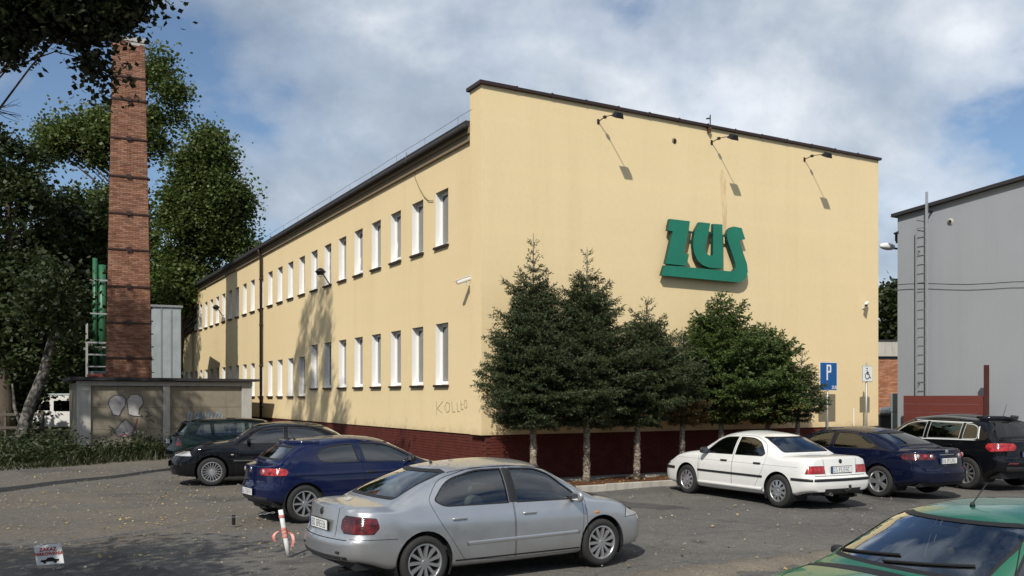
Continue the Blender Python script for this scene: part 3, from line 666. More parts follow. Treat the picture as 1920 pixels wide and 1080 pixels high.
# ------------------------------------------------------------------ grey neighbour, back buildings
def grey_building():
    root = thing('grey_building', 'tall grey rendered building with dark roof edge at the right', 'building', (12.91, 30.0, 0), PHI)
    zt = lambda t: 8.12 - t * 0.075
    b = MB(); n0, n1 = 0.0, -15.0
    b.add([(0, n0, 0), (0, n1, 0), (0, n1, zt(n1)), (0, n0, zt(n0)), (9, n0, 0), (9, n1, 0), (9, n1, zt(n1)), (9, n0, zt(n0))], [(3, 2, 1, 0), (4, 5, 6, 7), (0, 4, 7, 3), (1, 2, 6, 5)])
    b.build('wall', M['greywall'], root)
    b = MB(); b.add([(-0.16, n0 + 0.14, zt(n0) - 0.02), (-0.16, n1, zt(n1) - 0.01), (9.1, n1, zt(n1) - 0.01), (9.1, n0 + 0.14, zt(n0) - 0.02), (-0.16, n0 + 0.14, zt(n0) + 0.09), (-0.16, n1, zt(n1) + 0.10), (9.1, n1, zt(n1) + 0.10), (9.1, n0 + 0.14, zt(n0) + 0.09)], [(0, 3, 2, 1), (4, 5, 6, 7), (0, 1, 5, 4), (1, 2, 6, 5), (2, 3, 7, 6), (3, 0, 4, 7)])
    b.build('roof', M['roof_felt'], root, fix=True)
    def wp(px, py, D=0.0):
        r = (px - 960) / FPX; ax = 12.91 - D * CP; ay = 30.0 - D * SP
        t = (ax - r * ay) / (SP + r * CP); y = ay + t * CP
        return t, CAM_H + (HORIZON - py) / FPX * y
    t, z = wp(1782, 416); v = MB(); v.lathe([(0.06, -0.03), (0.065, -0.01), (0.11, -0.012), (0.11, 0.002)], 18, 'x', (0, t, z)); v.build('vent_ring', M['concrete'], root, True)
    v = MB(); v.lathe([(0.0, -0.004), (0.066, -0.004)], 18, 'x', (0, t, z)); v.build('vent_hole', M['seat_dark'], root)
    # ladder is its own thing
    tl, _ = wp(1719, 500, 0.2); tr, _ = wp(1738.5, 500, 0.2); zl = wp(1719, 422, 0.2)[1]; zr = wp(1738, 360, 0.2)[1]; zb = wp(1730, 742, 0.2)[1]
    lo = bl2 = Vector((12.91 - tl * SP, 30.0 + tl * CP, 0))
    lad = thing('roof_ladder', 'galvanised steel ladder climbing the grey wall to its roof', 'ladder', (lo.x, lo.y, 0), PHI)
    w = tr - tl
    MB().box(-0.245, -0.2, -0.02, 0.02, zb, zl).build('rail', M['galv'], lad); MB().box(-0.25, -0.2, w - 0.035, w + 0.035, zb - 0.3, zr).build('rail', M['galv'], lad)
    k = 0; z = zb + 0.12
    while z < zl + 0.1:
        MB().tube([(-0.222, 0.0, z), (-0.222, w, z)], 0.013, 6).build('rung', M['grey_metal'], lad); z += 0.295
    br = MB()
    for q in (0.05, 0.83):
        z = zb + (zl - zb) * q + 0.1
        br.box(-0.2, 0.0, 0.03, 0.05, z, z + 0.02)
    br.box(-0.2, 0, w - .05, w, zl + .35, zl + .4); br.tube([(-.21, 0, zl + .15), (-.21, w - .05, zl + .02)], .012, 6)
    br.build('bracket', M['black_metal'], lad)
    # red board screen with post
    ta, _ = wp(1694, 760, 0.6); tb, _ = wp(1846, 760, 0.6)
    sc = thing('red_screen', 'dark red boarded screen with a tall post before the grey wall', 'screen', (12.91 - 0.6 * CP, 30.0 - 0.6 * SP, 0), PHI)
    nb = 8
    for k in range(nb):
        z0 = k * 2.12 / nb
        MB().box(0.0 + 0.003 * (k % 2), 0.06, tb, ta, z0 + .002, z0 + 2.12 / nb - .002).build('board', M['dark_red'], sc)
    MB().box(-0.05, 0.06, tb - 0.11, tb - 0.005, 0, 3.03).build('post', M['post_red'], sc)
    # street lamp on bracket and siren on the far corner
    lp = on_depth(1664, 463, 31.0)
    r = thing('street_lamp', 'pale street lamp head on an arm at the corner of the grey building', 'lamp', (lp.x, lp.y, lp.z), PHI)
    b = MB(); bm = bmesh.new(); bmesh.ops.create_uvsphere(bm, u_segments=16, v_segments=10, radius=0.5)
    for v in bm.verts: v.co = Vector((v.co.x * 0.75, v.co.y * 0.28, v.co.z * 0.22 + (0.03 if v.co.z > 0 else 0)))
    bm.verts.index_update(); b.add([v.co.copy() for v in bm.verts], [[v.index for v in f.verts] for f in bm.faces]); bm.free()
    b.build('lamp_head', M['sign_white'], r, True)
    MB().tube([(0.3, 0, -0.02), (0.45, -0.12, -0.05), (0.58, -0.5, -0.1), (0.6, -0.9, -0.3)], 0.035, 8).build('arm', M['black_metal'], r)
    sp = on_depth(1682, 437, 30.1)
    r = thing('horn_speaker', 'small black horn on the upper corner of the grey building', 'horn', (sp.x, sp.y, sp.z), PHI)
    MB().lathe([(0.03, 0.12), (0.05, 0.0), (0.10, -0.12), (0.09, -0.12), (0.02, 0.02)], 14, 'y').build('bell', M['black_metal'], r, True)
    MB().box(-0.02, 0.1, 0.02, 0.07, -0.26, 0.0).box(0.06, 0.12, -0.05, 0.1, -0.32, -0.22).build('bracket', M['black_metal'], r)
    # cable across
    def wl(t, z): return Vector((12.91 - 0.13 * CP - t * SP, 30.0 - 0.13 * SP + t * CP, z))
    pts = [wl(1.6 - k * 0.7, 5.97 - 0.093 * (k * 0.7) - 0.03 * math.sin(k * 1.3)) for k in range(15)]
    o = MB().tube(pts, 0.012, 5).build('overhead_cable', M['black_metal']); tag(o, 'thin black cable strung across the grey wall', 'cable')
    # brick lean-to in the gap
    p = on_depth(1636, 743, 46); root = thing('brick_outbuilding', 'red brick outbuilding with concrete lintel in the gap between the buildings', 'building', (p.x, p.y, 0), 0.0)
    MB().box(0, 4.0, 0.02, 3, 0, 4.9).build('wall', M['mortar'], root)
    q = MB(); z = 0; r_ = 0
    while z < 4.0:
        x = -(r_ % 2) * 0.13
        while x < 2.2:
            if x >= 0: q.box(x, x + 0.25, random.uniform(-0.004, .004), 0.03, z, z + 0.065)
            x += 0.26
        z += 0.075; r_ += 1
    o = q.build('brickwork', M['red_brick'], root); o['kind'] = 'stuff'
    MB().box(-0.05, 4.0, -0.08, 0.3, 4.15, 4.92).build('lintel', M['concrete'], root); MB().box(-0.05, 4.0, -0.01, 0.2, 4.0, 4.149).build('shadow_strip', M['black_metal'], root)  # black strip below the lintel stands in for its shadow
    MB().box(-0.2, 4.2, -0.12, 3.2, 4.921, 5.0).build('roof', M['roof_felt'], root)
    # meter cabinet and bins
    p = on_depth(1683, 770, 31.5); r = thing('grey_cabinet', 'grey metal cabinet beside the dark red screen', 'cabinet', (p.x, p.y, 0), PHI)
    MB().rbox(-0.16, 0.16, -0.15, 0.15, 0.3, 1.55, 0.02).build('body', M['sheet_metal'], r); MB().rbox(-0.18, 0.18, -0.17, 0.17, 1.551, 2.2, 0.02).build('top_box', M['sheet_metal'], r); MB().box(-0.12, -0.08, -0.1, 0.1, 0, 0.3).box(0.08, 0.12, -0.1, 0.1, 0, 0.3).build('leg', M['black_metal'], r)
    p = on_depth(1663, 775, 36); r = thing('dark_bin', 'dark wheeled bin with pale sacks between the buildings', 'bin', (p.x, p.y, 0), PHI)
    bb = MB(); bb.add([(-.26, -.26, .1), (.26, -.26, .1), (.26, .26, .1), (-.26, .26, .1), (-.33, -.35, 1.3), (.33, -.35, 1.3), (.33, .35, 1.3), (-.33, .35, 1.3)], [(0, 3, 2, 1), (4, 5, 6, 7), (0, 1, 5, 4), (1, 2, 6, 5), (2, 3, 7, 6), (3, 0, 4, 7)]); bb.build('body', M['seat_dark'], r)
    MB().rbox(-.36, .36, -.38, .38, 1.3, 1.38, .02).build('lid', M['seat_dark'], r)
    s = MB()
    for k in range(3): s.rbox(-.3 + k * .2, -.06 + k * .2, -.2, .15, 1.38, 1.62 + .05 * (k % 2), .07)
    s.build('sack', M['sign_white'], r, True)
grey_building()
def back_yard():
    p = on_depth(284, 743, 44); root = thing('sheet_metal_shed', 'tall pale grey sheet metal shed between chimney and office', 'shed', (p.x, p.y, 0), PHI - 0.12)
    MB().box(0.0, 1.36, 0.06, 3.0, 0, 6.45).build('frame', M['grey_metal'], root)
    for k in range(3):
        MB().rbox(k * 0.46 + .01, k * 0.46 + .44, 0.0, 0.06, 0, 6.5 - .0 * k, .012).build('sheet', M['sheet_metal'], root)
    for k in range(2): MB().box(k * .46 + .43, k * .46 + .48, -.03, 0.0, 0, 6.5).build('rib', M['grey_metal'], root)
    MB().box(-0.08, 1.45, -0.08, 3.1, 6.5, 6.6).build('roof', M['grey_metal'], root)
    p = on_depth(190, 743, 43); root = thing('green_flue', 'tall green steel flue with blue grey base left of the chimney', 'flue', (p.x, p.y, 0), PHI)
    for k, (x, r) in enumerate(((-0.28, 0.11), (0.04, 0.17))):
        MB().tube([(x, 0, 3.0), (x, 0, 8.7 - 0.3 * k)], r, 14).build('pipe', M['green_steel'], root, True)
    MB().rbox(-0.65, 0.7, -0.35, 0.4, 0, 3.3, 0.03).build('base_box', M['bluegrey_steel'], root)
    c = MB()
    for z in (4.4, 6.0, 7.6): c.box(-0.62, 0.66, -0.3, -0.26, z, z + 0.07)
    c.build('clamp', M['galv'], root)
    p = on_depth(164, 743, 40.5); root = thing('scaffold_frame', 'light scaffold frame with red toe board behind the garage roof', 'scaffold', (p.x, p.y, 0), PHI)
    for x in (0.0, 1.15):
        for y in (0.0, 0.7): MB().tube([(x, y, 0), (x, y, 5.4 if x == 0 else 4.6)], 0.025, 8).build('standard', M['galv'], root)
    for z in (3.45, 4.0, 4.55, 2.9):
        for y in (0.0, 0.7): MB().tube([(0, y, z), (1.15, y, z)], 0.02, 8).build('ledger', M['galv'], root)
    MB().box(0.0, 1.15, -0.03, -0.005, 2.95, 3.12).build('toe_board', M['dark_red'], root); MB().box(0, 1.15, 0, .7, 2.85, 2.89).build('deck', M['old_wood'], root)
back_yard()
# ------------------------------------------------------------------ vegetation
def leaf_quads(C, size, rng, up=0.4, slim=0.42):
    n = len(C); nr = rng.normal(size=(n, 3)); nr[:, 2] = np.abs(nr[:, 2]) + up; nr /= np.linalg.norm(nr, axis=1)[:, None]
    a = rng.normal(size=(n, 3)); a -= nr * (a * nr).sum(1)[:, None]; a /= np.linalg.norm(a, axis=1)[:, None]; b = np.cross(nr, a)
    s = (size * rng.uniform(0.6, 1.35, n))[:, None]
    V = np.stack([C - a * s * 0.5, C + b * s * slim - nr * s * 0.08, C + a * s * 0.55, C - b * s * slim - nr * s * 0.08], 1).reshape(-1, 3)
    return V, np.arange(4 * n).reshape(n, 4)
def deciduous(name, label, base, H, tr, blobs, nclump, per, leaf, mat, seed, group=None, rc=1.0, lean=(0, 0), bark='bark', limb0=0.3, hang=0.0, limbr=0.34, limbf=0.6, flat=0.75):
    rng = np.random.default_rng(seed); base = Vector(base)
    root = thing(name, label, 'tree', base, 0, group)
    # clump centres spread through the crown volume, denser to its outside
    vol = np.array([b[3] * b[4] * b[5] for b in blobs]); pick = rng.choice(len(blobs), nclump, p=vol / vol.sum()) if not hasattr(nclump, '__len__') else np.repeat(np.arange(len(blobs)), nclump); CC = []
    for k in pick:
        b = blobs[k]; d = rng.normal(size=3); d /= np.linalg.norm(d); r = rng.uniform(0.25, 1.0) ** 0.45
        CC.append((b[0] + d[0] * b[3] * r, b[1] + d[1] * b[4] * r, b[2] + d[2] * b[5] * r))
    CC = np.array(CC)
    tk = MB(); top = H * 0.86; n = 9; path = []
    for i in range(n):
        f = i / (n - 1); path.append((lean[0] * f + 0.12 * math.sin(f * 5 + seed) * f, lean[1] * f + 0.12 * math.cos(f * 4 + seed) * f, top * f))
    tk.tube(path, [tr * (1.25 if i == 0 else 1) * (1 - 0.85 * (i / (n - 1))) + 0.02 for i in range(n)], 10)
    def trunk_at(z):
        f = min(1, max(0, z / top)); i = min(n - 2, int(f * (n - 1))); g = f * (n - 1) - i
        return Vector(path[i]).lerp(Vector(path[i + 1]), g)
    for c in rng.permutation(CC)[: int(len(CC) * limbf)]:
        c = Vector(c); hd = math.hypot(c.x, c.y); z0 = max(H * limb0 * rng.uniform(0.85, 1.35), c.z - 0.55 * hd - 0.8); s = trunk_at(min(z0, top * 0.97)); r0 = max(0.016, tr * limbr * (1 - 0.7 * z0 / H))
        m = s.lerp(c, 0.5) + Vector((rng.normal() * .15, rng.normal() * .15, 0.10 * hd))
        tk.tube([s, s.lerp(m, 0.5), m, m.lerp(c, .55) + Vector((0, 0, .05 * hd)), c], [r0, r0 * .8, r0 * .55, r0 * .35, r0 * .12], 5, cap=False)
    tk.build('trunk', M[bark], root, True)
    L = []
    for c in CC:
        k = int(per * rng.uniform(0.5, 1.4)); r = rc * rng.uniform(0.6, 1.25)
        q = rng.normal(size=(k, 3)) * r * 0.52
        q[:, 2] *= flat; q[:, 2] -= hang * (q[:, 0] ** 2 + q[:, 1] ** 2)
        L.append(q + c)
    L = np.concatenate(L); V, F = leaf_quads(L, leaf, rng)
    np_mesh('crown', V, F, M[mat], root)
    return root
def conifer(name, label, base, H, rmax, zc0, seed, mat, dens=1.0, lead=0.9, group=None, lean=(0, 0), zmax=0.3, brown=0.0, soft=False, tr=0.075):
    rng = np.random.default_rng(seed); base = Vector(base)
    root = thing(name, label, 'tree', base, rng.uniform(0, 6.28), group)
    tk = MB(); n = 14; pts = []; rs = []
    for i in range(n * 2):
        f = i / (2 * n - 1); pts.append((lean[0] * f * f, lean[1] * f * f, H * f)); kn = 1 + (0.22 if (i % 2 == 0 and f < 0.4) else 0)
        rs.append((tr * (1 - f) + 0.008) * kn * (1.35 if i == 0 else 1))
    tk.tube(pts, rs, 9)
    # cut branch stubs on the bare stem
    for k in range(26):
        z = rng.uniform(0.15, zc0 + 0.2); w = rng.uniform(0, 6.28); r = tr * (1 - z / H)
        tk.tube([(math.cos(w) * r * .6, math.sin(w) * r * .6, z), (math.cos(w) * (r + .035), math.sin(w) * (r + .035), z + .012)], .014, 5)
    segs = []   # (p, q) carrying needles
    z = zc0
    while z < H - 0.12:
        f = (z - zc0) / (H - zc0)
        prof = (math.sin(min(1, (f + .06) / (zmax + .06)) * PI / 2) ** 0.6) if f < zmax else (1 - (f - zmax) / (1 - zmax)) ** (1.16 if not soft else 0.75)
        nb = 9 if f < 0.75 else 6
        for k in range(nb):
            if rng.uniform() > 0.93: continue
            az = 2 * PI * (k / nb) + rng.uniform(-.35, .35) + z * 2.1; ln = max(0.14, rmax * prof * rng.uniform(0.62, 1.22))
            if rng.uniform() < 0.09: ln *= 1.3
            if f > 0.84: ln = max(0.10, min(ln, lead * (1 - f) * 2.4 + 0.1))
            el = -0.10 + 0.95 * f ** 1.5 + rng.uniform(-.12, .12)
            d = Vector((math.cos(az), math.sin(az), 0)); o = Vector((lean[0] * (z / H) ** 2, lean[1] * (z / H) ** 2, z))
            m = 6; P = []
            for i in range(m + 1):
                g = i / m; P.append(o + d * (ln * g) + Vector((0, 0, ln * (math.sin(el) * g - 0.16 * g * (1 - f) + 0.24 * g * g))))
            if ln > 0.2: tk.tube(P, [0.012 * (1 - i / (m + 1)) + .003 for i in range(m + 1)], 4, cap=False)
            for i in range(m):
                segs.append((P[i], P[i + 1], 1.0 if f < .8 else .8))
            if ln > 0.25:
                side = Vector((-d.y, d.x, 0)); ns = max(3, int(ln / 0.085))
                for i in range(ns):
                    g = 0.2 + 0.7 * (i + rng.uniform(0, .6)) / ns
                    if g > 1: continue
                    j = min(m - 1, int(g * m)); p = P[j].lerp(P[j + 1], g * m - j); sl = min(0.42, ln * 0.55 * (1.1 - g) + 0.09) * rng.uniform(0.7, 1.2)
                    for sg in (-1, 1):
                        dd = (d * 0.75 + side * sg * rng.uniform(.7, 1.1) + Vector((0, 0, rng.uniform(-.35, .25)))).normalized()
                        q = p + dd * sl; segs.append((p, p.lerp(q, .5), 1.0)); segs.append((p.lerp(q, .5), q, 1.0))
        z += 0.135 if f < 0.7 else 0.2
    tk.build('trunk', M['spruce_bark'], root, True)
    C = []; D = []
    for p, q, s in segs:
        ln = (q - p).length; k = max(2, int(ln / 0.0125 * dens * s)); t = rng.uniform(0, 1, k); pp = np.array(p); dd = np.array(q - p)
        C.append(pp + t[:, None] * dd); D.append(np.repeat((dd / max(ln, 1e-6))[None], k, 0))
    C = np.concatenate(C); D = np.concatenate(D); n = len(C)
    a = D * 0.9 + rng.normal(size=(n, 3)) * (0.75 if not soft else 0.55); 
    if soft: a[:, 2] -= 0.25
    a /= np.linalg.norm(a, axis=1)[:, None]; b = np.cross(a, rng.normal(size=(n, 3))); b /= np.linalg.norm(b, axis=1)[:, None]
    s = ((0.072 if not soft else 0.085) * rng.uniform(0.6, 1.3, n))[:, None]; w = (0.0095 if not soft else 0.016)
    V = np.stack([C - b * w, C + a * s * .5 + b * w * 1.1 - b * 0, C + a * s, C + a * s * .5 - b * w * 1.1], 1).reshape(-1, 3); F = np.arange(4 * n).reshape(n, 4)
    if brown > 0:
        zz = C[:, 2]; mk = (zz < zc0 + 0.55) & (rng.uniform(size=n) < brown) & (C[:, 0] > -0.2 * rmax)
        for nm, sel, mt in (('crown', ~mk, mat), ('withered_twigs', mk, 'needle_brown')):
            Vs = V.reshape(n, 4, 3)[sel].reshape(-1, 3); np_mesh(nm, Vs, np.arange(len(Vs)).reshape(-1, 4), M[mt], root)
    else: np_mesh('crown', V, F, M[mat], root)
    return root
def conifers():
    G = 'conifers along the gable wall'
    def spot(px, D): 
        u = gab(px, 743, D)[0]; return bl(u, -D, 0.04)
    def top(px, py, D): return gab(px, py, D)[1]
    specs = [
        ('spruce', 'leftmost spruce with a tall bare spike at its top', 1000, 0.95, 437, 1.26, 11, 'needle_dark', 0.95, 1.2, (0.0, 0), 0.22, 0, False),
        ('spruce', 'broad dark spruce second from the left with a double top', 1100, 0.98, 464, 1.28, 12, 'needle_dark', 1.0, 0.9, (-0.10, 0), 0.34, 0, False),
        ('spruce', 'blunt topped spruce third from the left, behind the silver car bonnet', 1194, 0.90, 556, 1.22, 13, 'needle_dark', 1.0, 0.6, (0.3, 0.1), 0.36, 0, False),
        ('spruce', 'thin spruce with browned lower twigs just left of the white car', 1279, 0.85, 612, 0.85, 14, 'needle_dark', 0.9, 0.5, (0.0, 0), 0.34, 0.5, False),
        ('arborvitae', 'fresh green conifer with a rounded top under the green letters', 1352, 0.95, 548, 1.30, 15, 'needle_green', 0.85, 0.7, (0, 0), 0.32, 0.12, True),
        ('arborvitae', 'narrower fresh green conifer right of the rounded one', 1440, 0.85, 603, 1.08, 16, 'needle_green', 0.85, 0.5, (0.12, 0), 0.38, 0.2, True),
        ('spruce', 'small spruce at the right end beside the blue parking sign', 1494, 0.95, 656, 0.72, 17, 'needle_dark', 1.0, 0.5, (0.12, 0.1), 0.34, 0, False)]
    for nm, lb, px, D, py, rm, sd, mt, dn, ld, ln, zm, br, sf in specs:
        b = spot(px, D); conifer(nm, lb, b, top(px, py, D) - 0.04, rm, 1.42, sd, mt, dn, ld, G, ln, zm, br, sf)
conifers()
def trees():
    # big trees just left of the frame; branches of the first hang into the top left corner
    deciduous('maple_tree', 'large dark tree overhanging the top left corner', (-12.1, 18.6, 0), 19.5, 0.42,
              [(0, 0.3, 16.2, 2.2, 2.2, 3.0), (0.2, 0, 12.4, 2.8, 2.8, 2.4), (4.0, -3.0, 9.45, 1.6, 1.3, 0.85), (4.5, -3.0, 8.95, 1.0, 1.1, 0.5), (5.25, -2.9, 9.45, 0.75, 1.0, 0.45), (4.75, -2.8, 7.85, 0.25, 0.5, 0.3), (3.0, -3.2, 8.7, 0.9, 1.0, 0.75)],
              [80, 62, 120, 46, 26, 4, 50], 110, 0.115, 'leaf_near_shaded', 3, rc=0.40, limb0=0.36, hang=0.25, limbr=0.10, limbf=0.10)
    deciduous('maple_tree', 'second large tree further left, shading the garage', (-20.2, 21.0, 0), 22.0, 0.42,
              [(-0.3, 0.6, 18.4, 2.2, 2.2, 2.6), (0.0, 0, 14.4, 3.6, 3.4, 2.8)], [30, 44], 170, 0.17, 'leaf_shaded', 8, rc=0.85, limb0=0.4)
    # smaller tree left of the photographer (its shade lies on the asphalt)
    deciduous('linden_tree', 'small linden standing left of the photographer', (-7.6, 4.6, 0), 8.2, 0.16, [(0.3, 0, 6.0, 2.0, 1.5, 1.3), (-1.6, 0.3, 5.6, 1.2, 1.2, 1.0)], 44, 120, 0.13, 'leaf_shaded', 5, rc=0.7)
    G = 'trees behind the garage'
    def at(px, y): return ((px - 960) / FPX * y, y, 0)
    def zat(py, y): return CAM_H + (HORIZON - py) / FPX * y
    y = 54
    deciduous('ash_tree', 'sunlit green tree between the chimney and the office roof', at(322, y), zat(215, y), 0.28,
              [(2.1, 0, zat(300, y), 1.4, 1.6, 1.9), (2.2, 0, zat(395, y), 2.4, 2.0, 2.6), (3.4, 0.6, zat(455, y), 1.9, 1.6, 1.1), (1.8, 0, zat(540, y), 2.6, 1.8, 1.7), (0.3, 0, zat(430, y), 1.2, 1.5, 1.8)], 185, 300, 0.20, 'leaf_sunlit', 21, G, rc=1.0, lean=(1.7, 0))
    y = 56
    deciduous('ash_tree', 'tall tree behind the chimney whose crown shows on both its sides', at(235, y), zat(120, y), 0.32,
              [(2.0, 0, zat(170, y), 1.7, 1.6, 2.1), (-1.2, 0, zat(260, y), 3.6, 2.0, 1.7), (-3.6, 0, zat(265, y), 1.7, 1.6, 1.5), (2.2, 0, zat(220, y), 1.4, 1.4, 1.4), (-1.0, 0, zat(420, y), 3.2, 2.2, 2.0), (0, 0, zat(540, y), 4.0, 2.4, 2.6)], 170, 290, 0.22, 'leaf_sunlit', 22, G, rc=1.1)
    y = 42
    deciduous('maple_tree', 'dark leafy tree at the left edge behind the weeds', at(12, y), zat(232, y), 0.36,
              [(0, 0, zat(300, y), 1.7, 1.7, 1.5), (0.2, 0, zat(400, y), 2.2, 2.0, 2.4), (-0.4, 0, zat(560, y), 2.9, 2.2, 2.6), (1.4, 0, zat(640, y), 2.2, 1.6, 1.7)], 150, 230, 0.21, 'leaf_shaded', 23, G, rc=0.8)
    y = 47
    deciduous('maple_tree', 'dense dark tree filling the gap left of the chimney', at(150, y), zat(345, y), 0.3,
              [(0, 0, zat(430, y), 2.4, 2.0, 2.2), (-0.9, 0, zat(560, y), 3.2, 2.0, 2.6), (0.4, 0, zat(640, y), 3.0, 2.0, 1.8)], 165, 230, 0.22, 'leaf_shaded', 24, G, rc=0.85)
    y = 62
    deciduous('maple_tree', 'dark tree low behind the sheet metal shed', at(330, y), zat(440, y), 0.3,
              [(0, 0, zat(560, y), 5.0, 2.4, 3.2), (-3.2, 0, zat(600, y), 3.0, 2.0, 2.6)], 90, 190, 0.32, 'leaf_shaded', 25, G, rc=1.1)
    y = 60
    deciduous('maple_tree', 'dark tree far left behind the white van', at(60, y), zat(430, y), 0.3,
              [(0, 0, zat(560, y), 5.0, 2.4, 3.4), (2.5, 0, zat(640, y), 4.5, 2.0, 2.4)], 150, 220, 0.30, 'leaf_shaded', 26, G, rc=1.1)
    y = 62
    deciduous('maple_tree', 'dark tree in the gap between the yellow and grey buildings', at(1680, y), zat(515, y), 0.3,
              [(0, 0, zat(600, y), 3.4, 2.4, 2.7)], 60, 200, 0.32, 'leaf_shaded', 27, rc=1.0)
    for k, (px, y, py, wid, lb) in enumerate(((-40, 46, 640, 4.0, 'dark shrub at the far left edge'), (70, 58, 640, 5.0, 'dark shrub beyond the white van'), (165, 58, 630, 4.0, 'dark shrub behind the scaffold frame'), (300, 66, 600, 5.0, 'dark shrub beyond the sheet metal shed'))):
        deciduous('shrub', lb, at(px, y), zat(py, y), 0.08, [(0, 0, (zat(py, y)) * .5, wid * .8, 1.6, zat(py, y) * .5)], 46, 210, 0.24, 'leaf_shaded', 60 + k, 'shrubs at the back of the yard', rc=1.0, limb0=0.1)
    # leaning pale trunk by the van
    b = on_depth(60, 743, 36)
    r = thing('leaning_tree', 'leaning tree trunk with peeling pale bark beside the white van', 'tree', (b.x, b.y, 0))
    t = MB(); t.tube([(-0.5, 0, 0), (-0.35, 0, 0.8), (-0.1, 0.1, 1.8), (0.35, 0.2, 3.0), (0.7, 0.3, 4.6), (0.8, 0.3, 6.0)], [0.32, 0.25, 0.22, 0.20, 0.16, 0.1], 10)
    t.tube([(-0.3, 0, 0.9), (0.1, -0.2, 1.5), (0.35, -0.2, 2.6)], [0.1, 0.08, 0.04], 7); t.tube([(-0.35, 0, 0.7), (-0.75, 0.1, 1.6), (-0.9, .2, 2.6)], [0.1, 0.07, 0.03], 7); t.build('trunk', M['pale_bark'], r, True)
    rng = np.random.default_rng(31); C = np.array([(0.5, 0.3, 5.9)]) + rng.normal(size=(2600, 3)) * np.array([0.7, 0.8, 0.8])
    V, F = leaf_quads(C, 0.2, rng); np_mesh('crown', V, F, M['leaf_shaded'], r)
    # dead twig at the left edge
    b = on_depth(-30, 205, 16); tw = MB(); rng = np.random.default_rng(5)
    for k in range(9):
        p = Vector((0, 0, 0)); d = Vector((1, 0.1, rng.uniform(-.25, .2))); pts = [p.copy()]
        for i in range(5): p = p + d * 0.13; d = (d + Vector((0, 0, rng.uniform(-.35, .3)))).normalized(); pts.append(p.copy())
        tw.tube(pts, [.012, .009, .007, .005, .004, .002], 4)
    o = tw.build('dead_branch', M['bark']); o.location = b; tag(o, 'bare dead twigs poking in at the left edge', 'branch')
trees()
def wood_behind():  # unseen tree belt, added so the car bodies reflect dark foliage
    rng = np.random.default_rng(77); C = []
    for k in range(26):
        x = -48 + k * 4.0 + rng.uniform(-1, 1); y = -30 + rng.uniform(-3, 3); h = rng.uniform(8, 12)
        q = rng.normal(size=(620, 3)); q /= np.linalg.norm(q, axis=1)[:, None]; q *= (rng.uniform(0.2, 1, 620) ** .4)[:, None]; C.append(q * np.array([2.9, 2.2, h * .5]) + np.array([x, y, h * .52]))
    V, F = leaf_quads(np.concatenate(C), 0.62, rng); o = np_mesh('woodland', V, F, M['leaf_shaded']); tag(o, 'unseen belt of trees behind the camera, added to darken reflections', 'woodland', kind='stuff')
wood_behind()
def wood_far():
    rng = np.random.default_rng(78); C = []
    for k in range(22):
        x = -95 + k * 4.0 + rng.uniform(-1, 1); y = 78 + rng.uniform(-4, 4) - 0.35 * (x + 50); h = rng.uniform(9, 14)
        q = rng.normal(size=(700, 3)); q /= np.linalg.norm(q, axis=1)[:, None]; q *= (rng.uniform(0.2, 1, 700) ** .4)[:, None]; C.append(q * np.array([3.2, 2.4, h * .52]) + np.array([x, y, h * .5]))
    V, F = leaf_quads(np.concatenate(C), 0.55, rng); o = np_mesh('woodland', V, F, M['leaf_shaded']); tag(o, 'dark belt of trees far behind the garage', 'woodland', kind='stuff')
wood_far()
